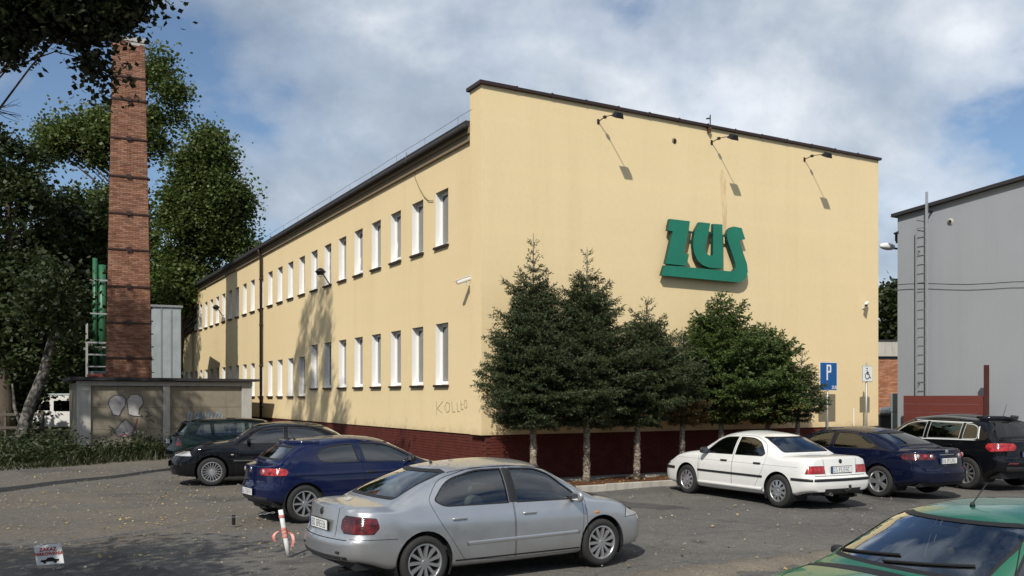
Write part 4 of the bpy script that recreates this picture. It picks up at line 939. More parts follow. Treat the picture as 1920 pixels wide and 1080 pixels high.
def weeds():
    rng = np.random.default_rng(41); Vs = []
    pts = []
    # rough grass between yard and garage
    A = [ground_at(0, 884), ground_at(120, 878), ground_at(230, 872), ground_at(320, 862)]
    n = 15000
    for k in range(n):
        f = rng.uniform(0, 1); x = -30 + f * 18.3 + rng.uniform(-.4, .4)
        yb = np.interp(x, [-30, -14.7, -13.0, -11.6], [24.3, 25.6, 27.6, 30.2]); y = yb + abs(rng.normal()) * 2.6 + rng.uniform(-.35, .4) + .25 * math.sin(x * 2.3)
        if x > -16.4 and y > 33.3 + (x + 16.4) * .56 - .1: continue
        pts.append((x, y))
    P = np.array(pts); n = len(P); h = 0.72 * rng.uniform(0.06, 0.55, n) ** 1.2 * (0.35 + 0.9 * np.clip((P[:, 1] - 25.5) / 5, 0, 1)) * (0.6 + 0.6 * np.sin(P[:, 0] * 1.7) ** 2); az = rng.uniform(0, 6.28, n); ln = rng.uniform(0.1, .9, n) * h
    w = rng.uniform(.008, .022, n); bx = np.cos(az); by = np.sin(az)
    B = np.stack([P[:, 0], P[:, 1], np.full(n, -0.03)], 1); S = np.stack([-by * w, bx * w, np.zeros(n)], 1); T = B + np.stack([bx * ln, by * ln, h], 1); Mi = B + np.stack([bx * ln * .3, by * ln * .3, h * .55], 1)
    V = np.stack([B - S, B + S, Mi + S * .8, T, Mi - S * .8], 1).reshape(-1, 3); F = np.arange(5 * n).reshape(n, 5)
    o = np_mesh('rough_grass', V, F, M['grass']); tag(o, 'rough uncut grass in front of the garage and to its left', 'grass', kind='stuff')
    # bushes of tall weeds
    C = []
    for (px, py, y, r, hh, k) in ((262, 850, 32.5, 0.75, 0.9, 700), (215, 855, 31.6, 0.6, 0.6, 500), (285, 850, 32.8, 0.5, 0.75, 500), (60, 860, 29.5, 1.4, 1.0, 1300), (120, 850, 30.5, 0.9, 1.1, 1000), (10, 860, 28.5, 1.2, 0.9, 1000), (30, 800, 36, 1.5, 0.9, 1100), (100, 790, 36, 1.4, 0.8, 1000), (175, 858, 31, .7, .55, 500)):
        x = (px - 960) / FPX * y; q = rng.normal(size=(k, 3)) * np.array([r * .6, r * .5, hh * .4]); q[:, 2] = np.abs(q[:, 2]) ; C.append(q + np.array([x, y, 0.0]))
    C = np.concatenate(C); V, F = leaf_quads(C, 0.12, rng, slim=.3); o = np_mesh('tall_weeds', V, F, M['leaf_shaded']); tag(o, 'dark clumps of tall weeds at the foot of the garage', 'weeds', kind='stuff')
    # fallen leaves
    L = []
    for k in range(1900):
        px = rng.uniform(-20, 560); py = 878 + rng.uniform(0, 1) ** 1.1 * 170
        g = ground_at(px, py); 
        cl = 0.5 + 0.5 * math.sin(g[0] * 1.3 + 2 * math.sin(g[1] * .6)) * math.sin(g[1] * 0.9 + g[0] * .4)
        if rng.uniform() < (0.25 + 0.75 * math.exp(-max(0, (py - 900)) / 55.0)) * cl ** 1.5 * 1.3: L.append((g[0], g[1], 0.012))
    for k in range(45):
        g = ground_at(rng.uniform(1060, 1500), rng.uniform(925, 1075)); L.append((g[0], g[1], 0.012))
    for k in range(500):
        p = bl(rng.uniform(-.6, 13), -rng.uniform(.5, 2.0)); L.append((p.x, p.y, 0.085))
    L = np.array(L); V, F = leaf_quads(L, 0.050, rng, up=2.5); o = np_mesh('fallen_leaves', V, F, M['fallen']); tag(o, 'scattered yellow and brown fallen leaves on the ground', 'leaves', kind='stuff')
    # pebbles and crumbs of asphalt
    n = 3000; X = rng.uniform(-13, 8, n); Y = rng.uniform(8.5, 27, n); s = rng.uniform(.005, .017, n) * rng.choice([1, 1, 1, 1.9], n)
    keep = ~((X > -1) & (rng.uniform(size=n) < .55)); X, Y, s = X[keep], Y[keep], s[keep]; n = len(X)
    tet = np.array([[-1, -.7, -.5], [1, -.6, -.5], [0, 1, -.5], [0.1, 0, .7]]); ang = rng.uniform(0, 6.28, n); ca, sa = np.cos(ang), np.sin(ang)
    V = np.zeros((n, 4, 3))
    for k in range(4):
        V[:, k, 0] = X + (tet[k, 0] * ca - tet[k, 1] * sa) * s; V[:, k, 1] = Y + (tet[k, 0] * sa + tet[k, 1] * ca) * s; V[:, k, 2] = tet[k, 2] * s
    F = (np.arange(n)[:, None, None] * 4 + np.array([[0, 1, 3], [1, 2, 3], [2, 0, 3]])[None]).reshape(-1, 3)
    o = np_mesh('pebbles', V.reshape(-1, 3), F, M['pebble']); tag(o, 'loose pebbles strewn over the yard', 'pebbles', kind='stuff')
weeds()
# ------------------------------------------------------------------ cars
DBG = False
def pchip(pts):
    pts = sorted(pts); xs = np.array([p[0] for p in pts], float); ys = np.array([p[1] for p in pts], float)
    h = np.diff(xs); d = np.diff(ys) / h; m = np.zeros(len(xs)); m[0] = d[0]; m[-1] = d[-1]
    for i in range(1, len(xs) - 1):
        if d[i - 1] * d[i] > 0:
            w1 = 2 * h[i] + h[i - 1]; w2 = h[i] + 2 * h[i - 1]; m[i] = (w1 + w2) / (w1 / d[i - 1] + w2 / d[i])
    def f(x):
        x = np.clip(np.asarray(x, float), xs[0], xs[-1]); i = np.clip(np.searchsorted(xs, x) - 1, 0, len(xs) - 2); t = (x - xs[i]) / h[i]
        return ((1 + 2 * t) * (1 - t) ** 2 * ys[i] + t * (1 - t) ** 2 * h[i] * m[i] + t * t * (3 - 2 * t) * ys[i + 1] + t * t * (t - 1) * h[i] * m[i + 1])
    return f
def rounded(poly, r, n=4):
    out = []; k = len(poly)
    for i in range(k):
        p = Vector(poly[i]); a = Vector(poly[i - 1]) - p; b = Vector(poly[(i + 1) % k]) - p
        rr = r[i] if hasattr(r, '__len__') else r; rr = min(rr, a.length * .45, b.length * .45); p0 = p + a.normalized() * rr; p1 = p + b.normalized() * rr
        for j in range(n + 1):
            t = j / n; q = p0 * (1 - t) ** 2 + p * 2 * t * (1 - t) + p1 * t * t; out.append((q.x, q.y))
    return out
def ccw(poly):
    a = sum(poly[i][0] * poly[(i + 1) % len(poly)][1] - poly[(i + 1) % len(poly)][0] * poly[i][1] for i in range(len(poly)))
    return poly if a > 0 else poly[::-1]
def inset_poly(poly, d):
    poly = ccw(poly); poly = [p for i, p in enumerate(poly) if math.hypot(p[0] - poly[i - 1][0], p[1] - poly[i - 1][1]) > 1e-5]; n = len(poly); out = []
    for i in range(n):
        a, p, b = Vector(poly[i - 1]), Vector(poly[i]), Vector(poly[(i + 1) % n]); e1 = (p - a).normalized(); e2 = (b - p).normalized()
        n1 = Vector((-e1.y, e1.x)); n2 = Vector((-e2.y, e2.x)); m = n1 + n2; m = m / max(.5, m.length_squared / 2); q = p + m * d; out.append((q.x, q.y))
    return out
def inset_round(poly, r, d, n):
    a = sum(poly[i][0] * poly[(i + 1) % len(poly)][1] - poly[(i + 1) % len(poly)][0] * poly[i][1] for i in range(len(poly)))
    rr = list(r) if hasattr(r, '__len__') else [r] * len(poly)
    if a < 0: poly = poly[::-1]; rr = rr[::-1]
    return rounded(inset_poly(poly, d), [max(.006, q - d * .6) for q in rr], n)
def car_shape(sp):
    L, wd, H = sp['L'], sp['wd'], sp['H']
    xdk, zdk = sp['dk']; xrr, zrr = sp['rr']; xpk = sp['pk']; xfr, zfr = sp['fr']; xcw, zcw = sp['cw']; ztail = sp['tail']; znose = sp['nose']; zhd = sp['hood']
    zc = [(0, ztail - 0.025)]
    if xdk > 0.3: zc += [(0.10, ztail), (xdk - 0.08, zdk - 0.005)]
    zc += [(xdk, zdk)]
    for f in (0.12, 0.35, 0.6, 0.85): zc.append((xdk + (xrr - xdk) * f, zdk + (zrr - zdk) * (f + sp.get('rbow', 0.10) * math.sin(PI * f))))
    zc += [(xrr, zrr), (xrr + (xpk - xrr) * 0.35, zrr + (H - zrr) * 0.62), (xpk, H), (xpk + (xfr - xpk) * 0.6, H - (H - zfr) * 0.32), (xfr, zfr)]
    for f in (0.25, 0.5, 0.75, 0.93): zc.append((xfr + (xcw - xfr) * f, zfr + (zcw - zfr) * (f - 0.045 * math.sin(PI * f))))
    zc += [(xcw, zcw), (xcw + 0.08, zcw - 0.012), (xcw + (L - xcw) * 0.5, zhd), (L - 0.22, znose + (zhd - znose) * 0.42), (L - 0.06, znose + .03), (L, znose)]
    fzc = pchip(zc)
    cr = pchip([(0, 0.004), (0.2, 0.012), (max(.22, xdk - 0.05), 0.022), (xdk + 0.16 + .0, 0.055), (xrr, 0.085), (xpk, 0.07), (xfr, 0.088), (xcw - 0.22, 0.085), (xcw + 0.03, 0.045), (xcw + 0.3, 0.03), (L - 0.2, 0.012), (L, 0.002)] if xdk > .17 else [(0, 0.004), (xdk + 0.1, 0.03), (xrr, 0.075), (xpk, 0.07), (xfr, 0.088), (xcw - 0.22, 0.085), (xcw + 0.03, 0.045), (xcw + 0.3, 0.03), (L - 0.2, 0.012), (L, 0.002)])
    rw = sp.get('roofw', 0.665)
    fyr = pchip([(0, 0.60 * wd), (0.10, 0.72 * wd), (0.3, sp.get('dkw', 0.79) * wd), (max(0.32, xdk), sp.get('dkw', 0.79) * wd), (xrr, (rw + .015) * wd), (xpk, rw * wd), (xfr, (rw + .025) * wd), (xcw - 0.1, 0.80 * wd), (xcw + 0.1, 0.815 * wd), (L - 0.5, 0.77 * wd), (L - 0.15, 0.66 * wd), (L, 0.54 * wd)])
    fw = pchip([(0, 0.70 * wd), (0.035, 0.79 * wd), (0.10, 0.87 * wd), (0.22, 0.928 * wd), (0.45, 0.965 * wd), (0.9, 0.99 * wd), (L * .5, wd), (L - 1.0, 0.99 * wd), (L - 0.5, 0.955 * wd), (L - 0.25, 0.90 * wd), (L - 0.12, 0.83 * wd), (L - 0.04, 0.74 * wd), (L, 0.64 * wd)])
    bx_ = sp.get('boxy', 1.0); fw0 = fw; fw = lambda x: wd - (wd - fw0(x)) * bx_
    fbelt = pchip([(0, sp['belt'][0]), (L * .5, sp['belt'][1]), (xcw - 0.2, sp['belt'][2]), (L, sp['belt'][2] - .01)])
    fzb = pchip([(0, sp.get('zbr', 0.36)), (0.25, sp.get('zbr', 0.36) - 0.05), (sp['ax'][0] - .4 if sp['ax'][0] > .75 else .4, 0.25), (sp['ax'][0] + 0.5, 0.20), (sp['ax'][1] - 0.5, 0.19), (L - 0.35, 0.20), (L, 0.24)])
    xs = np.unique(np.round(np.concatenate([np.linspace(0, 0.06, 5), np.linspace(0.06, 0.4, 14), np.linspace(0.4, L - 0.4, int((L - .8) / 0.042)), np.linspace(L - 0.4, L - 0.06, 14), np.linspace(L - 0.06, L, 5)]), 5))
    NL, NG, NTp = 18, 10, 10
    G = []
    for x in xs:
        w = float(fw(x)); z_c = float(fzc(x)); zr = z_c - float(cr(x)); yr = min(float(fyr(x)), w - 0.03); zb = float(fzb(x)); zs = min(float(fbelt(x)), zr - 0.045)
        cab = np.clip((zr - zs - 0.05) / 0.15, 0, 1)
        ys = w - (0.035 + 0.02 * cab) if cab > 0 else w - 0.035
        fy = pchip([(0, w - 0.10), (0.05, w - 0.032), (0.16, w - 0.008), (0.38, w), (0.6, w - 0.004), (0.82, w - 0.014), (0.94, ys + 0.006), (1, ys)])
        row = []
        for k in range(NL): 
            f = (1 - math.cos(PI * k / NL)) / 2 * .55 + .45 * k / NL; row.append((float(fy(f)), zb + (zs - zb) * f))
        for k in range(NG):
            f = k / NG; row.append((ys + (yr - ys) * f + 0.022 * cab * math.sin(PI * f), zs + (zr - zs) * f))
        for k in range(NTp + 1):
            y = yr * (1 - k / NTp); row.append((y, zr + (z_c - zr) * (1 - (y / yr) ** 2)))
        G.append(row)
    G = np.array(G)                                   # (N, M, 2)
    for it in range(3):                               # round the shoulder and the rails
        S = G.copy(); S[:, 1:-1] = 0.5 * G[:, 1:-1] + 0.25 * (G[:, :-2] + G[:, 2:]); S[:, -1, 1] = .5 * G[:, -1, 1] + .5 * G[:, -2, 1]; S[:, :3] = G[:, :3]; G = S
    N, Mn, _ = G.shape
    X = np.repeat(xs[:, None], Mn, 1); Y = G[:, :, 0]; Z = G[:, :, 1]
    def fall(d, r): t = np.clip(1 - d / r, 0, 1); return t * t * (3 - 2 * t)
    rp, fp = sp.get('rprof', [(0.2, 0.07), (0.34, 0.015), (0.45, 0.0), (0.58, 0.0), (0.64, 0.05), (0.75, 0.065), (0.95, 0.10)]), sp.get('fprof', [(0.15, -0.06), (0.3, -0.015), (0.45, 0.0), (0.55, -0.01), (0.62, -0.05), (0.75, -0.13)])
    wr, wf = Y[0].max(), Y[-1].max()
    dX = np.interp(Z, *zip(*rp)) * fall(X, 0.55) + np.interp(Z, *zip(*fp)) * fall(L - X, 0.6)
    bul = sp.get('bul', (0.10, 0.13))
    dX -= bul[0] * np.clip(1 - (Y / wr) ** 2, 0, 1) * fall(X, 0.5) ; dX += bul[1] * np.clip(1 - (Y / wf) ** 2, 0, 1) * fall(L - X, 0.6)
    X = X + dX
    bm = bmesh.new(); vv = [[bm.verts.new((X[i, j], Y[i, j], Z[i, j])) for j in range(Mn)] for i in range(N)]
    for i in range(N - 1):
        for j in range(Mn - 1): bm.faces.new((vv[i][j], vv[i][j + 1], vv[i + 1][j + 1], vv[i + 1][j]))
    J = NL + NG
    for (i, sgn, b_) in ((0, -1, bul[0]), (N - 1, 1, bul[1])):   # end caps
        rows = []
        wmax = Y[i].max(); prof = rp if sgn < 0 else fp; xe = xs[i]
        for j in range(J):
            r = [vv[i][j]]
            for k in range(1, NTp + 1):
                y = Y[i, j] * (1 - k / NTp); z = Z[i, j]; xx = xe + np.interp(z, *zip(*prof)) + sgn * b_ * (1 - (y / wmax) ** 2); r.append(bm.verts.new((xx, y, z)))
            rows.append(r)
        rows.append([vv[i][J + k] for k in range(NTp + 1)])
        for j in range(J):
            for k in range(NTp):
                q = (rows[j][k], rows[j][k + 1], rows[j + 1][k + 1], rows[j + 1][k])
                try: bm.faces.new(q if sgn > 0 else q[::-1])
                except ValueError: pass
    bmesh.ops.recalc_face_normals(bm, faces=bm.faces[:])
    # outward check
    f = max(bm.faces, key=lambda f: f.calc_center_median().z)
    if f.normal.z < 0: bmesh.ops.reverse_faces(bm, faces=bm.faces[:])
    return bm
def cut_convex(bm, poly, ax, filt, lay, val, only=0):
    """cut the polygon (two of x,y,z given by ax) through the faces accepted by filt; tag what lies inside"""
    poly = ccw(poly); lo = [min(p[k] for p in poly) - .01 for k in (0, 1)]; hi = [max(p[k] for p in poly) + .01 for k in (0, 1)]
    fs = []
    for f in bm.faces:
        if f[lay] != only: continue
        cs = [v.co for v in f.verts]
        if any(max(c[ax[k]] for c in cs) < lo[k] or min(c[ax[k]] for c in cs) > hi[k] for k in (0, 1)): continue
        if filt(f.calc_center_median(), f.normal): fs.append(f)
    if not fs: return
    for i in range(len(poly)):
        a, b = poly[i], poly[(i + 1) % len(poly)]; d = (b[0] - a[0], b[1] - a[1])
        if math.hypot(*d) < 1e-6: continue
        co = Vector((0, 0, 0)); no = Vector((0, 0, 0)); co[ax[0]], co[ax[1]] = a; no[ax[0]], no[ax[1]] = d[1], -d[0]; no.normalize()
        geom = list({e for f in fs for e in f.edges}) + list({v for f in fs for v in f.verts}) + fs
        r = bmesh.ops.bisect_plane(bm, geom=geom, dist=1e-5, plane_co=co, plane_no=no)
        fs = [g for g in r['geom'] if isinstance(g, bmesh.types.BMFace)]
    def inside(c):
        for i in range(len(poly)):
            a, b = poly[i], poly[(i + 1) % len(poly)]
            if (b[0] - a[0]) * (c[ax[1]] - a[1]) - (b[1] - a[1]) * (c[ax[0]] - a[0]) < 1e-7: return False
        return True
    for f in fs:
        if f.is_valid and f[lay] == only and inside(f.calc_center_median()): f[lay] = val
def cut_planes(bm, planes, filt, lay, val, only=0):
    """region = all points with dot(p-co, no) < 0 for every plane"""
    fs = [f for f in bm.faces if f[lay] == only and filt(f.calc_center_median(), f.normal)]
    for co, no in planes:
        geom = list({e for f in fs for e in f.edges}) + list({v for f in fs for v in f.verts}) + fs
        r = bmesh.ops.bisect_plane(bm, geom=geom, dist=1e-5, plane_co=Vector(co), plane_no=Vector(no).normalized()); fs = [g for g in r['geom'] if isinstance(g, bmesh.types.BMFace)]
    for f in fs:
        c = f.calc_center_median()
        if f.is_valid and f[lay] == only and all((c - Vector(co)).dot(Vector(no)) < 0 for co, no in planes): f[lay] = val
def grab(bm, faces):
    nb = bmesh.new(); mp = {}
    for f in faces:
        vs = []
        for v in f.verts:
            if v not in mp: mp[v] = nb.verts.new(v.co)
            vs.append(mp[v])
        try: nb.faces.new(vs)
        except ValueError: pass
    nb.normal_update(); return nb
def islands(faces):
    faces = set(faces); out = []
    while faces:
        st = [faces.pop()]; isl = []
        while st:
            f = st.pop(); isl.append(f)
            for e in f.edges:
                for g in e.link_faces:
                    if g in faces: faces.discard(g); st.append(g)
        out.append(isl)
    return out
def bm_obj(name, nb, mat, parent, smooth=True):
    me = bpy.data.meshes.new(name); nb.to_mesh(me); nb.free(); return link_mesh(name, me, mat, parent, smooth)
def wheel(root, pos, side, sp):
    Rr = sp['R']; w = 0.195; rr = Rr * sp.get('rim', 0.64)
    wr = empty('wheel', (pos[0], pos[1] * side, Rr - 0.006), 0 if side > 0 else PI, root)
    # local: outer face towards +y
    prof = [(rr * .98, -w * .45), (rr + .012, -w * .5), (Rr * .90, -w * .52), (Rr * .975, -w * .45), (Rr, -w * .32), (Rr, w * .32), (Rr * .975, w * .44), (Rr * .93, w * .5), (Rr * .86, w * .535), (rr + .03, w * .52), (rr + .012, w * .50), (rr, w * .44)]
    t = MB(); t.lathe(prof, 40, 'y'); 
    t.build('tyre', M['tyre'], wr, True)
    m = MB(); m.lathe([(rr + .004, w * .46), (rr + .002, w * .50), (rr - .012, w * .505), (rr - .02, w * .44), (rr - .03, w * .1), (rr - .03, -w * .4)], 40, 'y'); y0 = w * .40
    kind, n = sp['spk']
    if kind == 'cap':
        m.lathe([(0.0, y0 + .028), (.03, y0 + .028), (.045, y0 + .020), (rr * .42, y0 + .026), (rr * .55, y0 + .022)], 32, 'y')
        for k in range(n):
            a0 = 2 * PI * k / n; a1 = a0 + 2 * PI / n * .58
            vs = []; q = 4
            for i in range(q + 1):
                a = a0 + (a1 - a0) * i / q; vs += [(math.cos(a) * rr * .55, y0 + .022, math.sin(a) * rr * .55), (math.cos(a) * (rr - .012), y0 + .012, math.sin(a) * (rr - .012))]
            m.add(vs, [(2 * i, 2 * i + 2, 2 * i + 3, 2 * i + 1) for i in range(q)])
    else:
        m.lathe([(0.0, y0 + .012), (rr * .17, y0 + .012), (rr * .20, y0), (rr * .20, y0 - .04)], 24, 'y')
        wi, wo = {'thin': (.009, .008), 'mid': (.014, .019), 'fat': (.034, .044), 'pair': (.015, .015)}[kind]
        for k in range(n):
            a = 2 * PI * k / n; mt = Matrix.Rotation(-a, 4, 'Y'); r0, r1 = rr * .15, rr - .012
            vs = [Vector(p) for p in ((r0, y0 + .008, -wi), (r1, y0 + .014, -wo), (r1, y0 + .014, wo), (r0, y0 + .008, wi), (r0, y0 - .03, -wi * 1.1), (r1, y0 - .02, -wo * 1.3), (r1, y0 - .02, wo * 1.3), (r0, y0 - .03, wi * 1.1))]
            m.add([mt @ v for v in vs], [(0, 1, 2, 3), (0, 4, 5, 1), (3, 2, 6, 7), (1, 5, 6, 2)])
    m.build('rim', M['alloy'], wr, False, fix=False)
    d = MB(); d.lathe([(0.0, 0.0), (rr * .72, 0.0), (rr * .72, -.03), (rr - .03, -.04)], 28, 'y'); d.build('brake_disc', M['alloy_dark'], wr)
    return wr
def seat(mb, x, y, rear=False, w=0.25):
    if not rear:
        mb.rbox(x - .02, x + .46, y - w, y + w, .34, .50, .05)
        mt = Matrix.Translation((x, y, .46)) @ Matrix.Rotation(R(-18), 4, 'Y'); mb.rbox(-.12, .03, -w, w, 0, .56, .05, mt)
        mb.rbox(-.08, .02, -.12, .12, .61, .79, .04, mt); mb.box(-.04, -.03, -.06, -.05, .55, .62, mt).box(-.04, -.03, .05, .06, .55, .62, mt)
def build_car(name, label, sp, paintm, pose, glassm='car_glass'):
    x0, y0, yaw, s = pose; z0 = pose[4] if len(pose) > 4 else 0.0
    z0 = sp.get('zoff', 0.0)
    L = sp['L']; wd = sp['wd']
    root = thing(name, label, sp.get('cat', 'car'), (x0, y0, z0), yaw, 'cars parked in the yard')
    root.scale = (s, s, s)
    car = empty('chassis', (-L / 2, 0, 0), 0, root) if False else root
    bm = car_shape(sp); bmesh.ops.translate(bm, verts=bm.verts[:], vec=(-L / 2, 0, 0)) if False else None
    lay = bm.faces.layers.int.new('part')
    side = lambda c, n: c.y > 0.35
    Rr = sp['R']; ra = Rr + sp.get('gap', 0.052)
    for k, xa in enumerate(sp['ax']):
        cut_convex(bm, [(xa + ra * math.cos(w), Rr + ra * math.sin(w)) for w in [2 * PI * q / 30 for q in range(30)]], (0, 2), lambda c, n: c.y > .42, lay, 99)
    W_ = 10
    for poly, r in sp['win']:
        po = rounded(poly, r); fl = lambda c, n: c.y > .40 and c.z > .7
        cut_convex(bm, po, (0, 2), fl, lay, W_ + 100); cut_convex(bm, inset_round(poly, r, sp.get('sealw', .016), 4), (0, 2), fl, lay, W_, W_ + 100); W_ += 1
    for li in sp['lights']:
        fl = (lambda c, n: c.x < .75 and c.y > .12) if li['end'] == 'r' else (lambda c, n: c.x > L - 1.0 and c.y > .12)
        pls = [(Vector(p[:3]), Vector(p[3:]).normalized()) for p in li['planes']]
        cut_planes(bm, pls, fl, lay, li['id'] + 100); cut_planes(bm, [(co - no * .007, no) for co, no in pls], fl, lay, li['id'], li['id'] + 100)
    D_ = 60
    for poly, r in sp.get('doors', []):
        po = rounded(poly, r, 3); fl = lambda c, n: c.y > .40 and c.z < sp['H'] - .04
        cut_convex(bm, po, (0, 2), fl, lay, D_ + 100); cut_convex(bm, inset_round(poly, r, .006, 3), (0, 2), fl, lay, D_, D_ + 100); D_ += 1
    # mirror to the other side
    ge = bm.verts[:] + bm.edges[:] + bm.faces[:]
    dup = bmesh.ops.duplicate(bm, geom=ge)
    dv = [g for g in dup['geom'] if isinstance(g, bmesh.types.BMVert)]; df = [g for g in dup['geom'] if isinstance(g, bmesh.types.BMFace)]
    for v in dv: v.co.y = -v.co.y
    bmesh.ops.reverse_faces(bm, faces=df); bmesh.ops.remove_doubles(bm, verts=[v for v in bm.verts if abs(v.co.y) < 1e-4], dist=2e-4)
    bm.normal_update()
    wsp = sp['ws']; full = rounded([(y, z) for y, z in wsp] + [(-y, z) for y, z in wsp[::-1]], .05); fl = lambda c, n: c.x > sp['fr'][0] - .12 and c.x < sp['cw'][0] + .12 and n.x > .2 and n.z > 0.1
    cut_convex(bm, full, (1, 2), fl, lay, 130); cut_convex(bm, inset_poly(full, .022), (1, 2), fl, lay, 30, 130)
    rw = sp['rw']; full = rounded([(y, z) for y, z in rw] + [(-y, z) for y, z in rw[::-1]], .06); fl = lambda c, n: c.x < sp['rr'][0] + .12 and n.x < -.15
    cut_convex(bm, full, (1, 2), fl, lay, 131); cut_convex(bm, inset_poly(full, sp.get('rseal', .03)), (1, 2), fl, lay, 31, 131)
    bm.normal_update()
    groups = {}
    for f in bm.faces: groups.setdefault(f[lay], []).append(f)
    kids = []
    def place(o): kids.append(o); return o
    def shifted(faces, d):
        nb = grab(bm, faces)
        for v in nb.verts: v.co += v.normal * d
        return nb
    def cy(isl): return sum(f.calc_center_median().y for f in isl) / len(isl)
    NAMES = {}
    for k in sorted(groups):
        if k == 0 or k >= 99: continue
        rings = groups.get(k + 100, [])
        two = not (k in (30, 31))
        for sgn in ((1, -1) if two else (0,)):
            fs = [f for f in groups[k] if sgn == 0 or f.calc_center_median().y * sgn > 0]; rs = [f for f in rings if sgn == 0 or f.calc_center_median().y * sgn > 0]
            if not fs: continue
            if k < 30: nm, mt, d, rm, rd, rn = 'side_window', glassm, -.007, sp.get('seal', 'rubber'), .001, 'seal'
            elif k == 30: nm, mt, d, rm, rd, rn = 'windscreen', sp.get('wsg', glassm), -.005, 'rubber', .0, 'seal'
            elif k == 31: nm, mt, d, rm, rd, rn = 'rear_window', glassm, -.005, 'rubber', .0, 'seal'
            elif k < 60:
                li = [l for l in sp['lights'] if l['id'] == k][0]; nm, mt, d, rm, rd, rn = li['name'], li['mat'], .005, 'rubber', -.002, 'seal'
            else: nm, mt, d, rm, rd, rn = 'door', paintm, .0, 'rubber', -.006, 'shut_line'
            g = place(bm_obj(nm, shifted(fs, d), M[mt], root)); NAMES[nm] = NAMES.get(nm, 0) + 1
            if rs: bm_obj(rn, shifted(rs, rd), M[rm], g)
    if DBG: print('CARPARTS', name, NAMES)
    body_faces = groups.get(0, [])
    nb = grab(bm, body_faces); bvh = BVHTree.FromBMesh(bm); place(bm_obj('body', nb, M[paintm], root))
    # roof lining inside
    rl = [f for f in body_faces if f.calc_center_median().z > sp['H'] - .13 and sp['rr'][0] - .1 < f.calc_center_median().x < sp['fr'][0] + .1]
    nb = grab(bm, rl)
    for v in nb.verts: v.co.z -= .03; v.co.y *= .97
    place(bm_obj('headliner', nb, M['headliner'], root)); bm.free()
    # running gear
    tw = wd - sp.get('tuck', 0.115)
    for xa in sp['ax']:
        for sd in (1, -1): place(wheel(root, (xa, tw), sd, sp))
        n = 20
        for sd in (1, -1):
            lw = MB(); vs = []
            for q in range(n + 1):
                w = -0.5 + (PI + 1.0) * q / n; c, s_ = math.cos(w) * (ra + .004), Rr + math.sin(w) * (ra + .004); vs += [(xa + c, sd * (wd - .02), s_), (xa + c, sd * .42, s_)]
            lw.add(vs, [(2 * i, 2 * i + 1, 2 * i + 3, 2 * i + 2) for i in range(n)])
            lw.add([(xa + math.cos(-.5 + (PI + 1) * q / n) * (ra + .004), sd * .42, Rr + math.sin(-.5 + (PI + 1) * q / n) * (ra + .004)) for q in range(n + 1)], [tuple(range(n + 1))])
            place(lw.build('wheel_housing', M['rubber'], root))
    ub = MB(); a0, a1 = sp['ax']; yw = wd - .13
    ub.box(.12, a0 - ra - .0, -yw + .05, yw - .05, .26, .42).box(a0 + ra, a1 - ra, -yw, yw, .185, .40).box(a1 + ra, L - .12, -yw + .08, yw - .08, .22, .42).box(a0 - ra, a0 + ra, -.42, .42, .24, .42).box(a1 - ra, a1 + ra, -.42, .42, .24, .42)
    ub.tube([(.02, -.38, .24), (.5, -.38, .24)], .028, 8); place(ub.build('underbody', M['rubber'], root))
    # cabin
    ib = MB(); xb, xf = sp['cab']; bz = sp['belt'][1] - .05; yi = wd - .12
    ib.add([(xb, -yi, .4), (xf, -yi, .4), (xf, yi, .4), (xb, yi, .4)], [(0, 1, 2, 3)])
    for sd in (1, -1): ib.add([(xb, sd * yi, .4), (xf, sd * yi, .4), (xf, sd * (yi - .02), bz), (xb, sd * (yi - .02), bz)], [(0, 1, 2, 3)])
    ib.add([(xb, -yi, .4), (xb, yi, .4), (xb, yi - .04, bz - .06), (xb, -yi + .04, bz - .06)], [(0, 1, 2, 3)])
    ib.add([(xb - .5 if xb > .7 else xb - .1, -yi + .12, bz - .02), (xb + .22, -yi + .06, bz - .04), (xb + .22, yi - .06, bz - .04), (xb - .5 if xb > .7 else xb - .1, yi - .12, bz - .02)], [(0, 1, 2, 3)])
    place(ib.build('cabin_lining', M['dash'], root))
    sm = sp.get('seatm', 'seat_dark'); xs_ = sp['seatx']
    for yy in (.36, -.36):
        q = MB(); seat(q, xs_, yy); place(q.build('front_seat', M[sm], root, True))
    q = MB(); xr_ = xb + .30; q.rbox(xr_ - .02, xr_ + .45, -.62, .62, .36, .52, .05); mt = Matrix.Translation((xr_, 0, .48)) @ Matrix.Rotation(R(-20), 4, 'Y'); q.rbox(-.12, .03, -.62, .62, 0, .50, .06, mt)
    for yy in (-.36, .36): q.rbox(-.08, .02, yy - .13, yy + .13, .52, .66, .04, mt)
    place(q.build('rear_bench', M[sm], root, True))
    db = MB(); xd = sp['cw'][0]; db.rbox(xd - .52, xd - .05, -yi + .04, yi - .04, .62, sp['cw'][1] - .06, .05); place(db.build('dashboard', M['dash'], root, True))
    st = MB(); cx = xd - .62; n = 20; ys = .36 * sp.get('wheelside', 1)
    st.tube([(cx - .10 * math.sin(2 * PI * k / n), ys + .185 * math.cos(2 * PI * k / n), .86 + .165 * math.sin(2 * PI * k / n)) for k in range(n + 1)], .015, 6); st.tube([(cx, ys, .86), (cx + .22, ys, .78)], .03, 6); st.box(cx - .015, cx + .015, ys - .17, ys + .17, .845, .875); place(st.build('steering_wheel', M['dash'], root, True))
    mr = MB(); mr.rbox(sp['fr'][0] + .10, sp['fr'][0] + .13, -.12, .12, sp['fr'][1] - .16, sp['fr'][1] - .09, .012); place(mr.build('rear_view_mirror', M['dash'], root))
    # surface-following strips
    def hit(p, d):
        r = bvh.ray_cast(Vector(p), Vector(d)); return (r[0], r[1]) if r[0] is not None else (None, None)
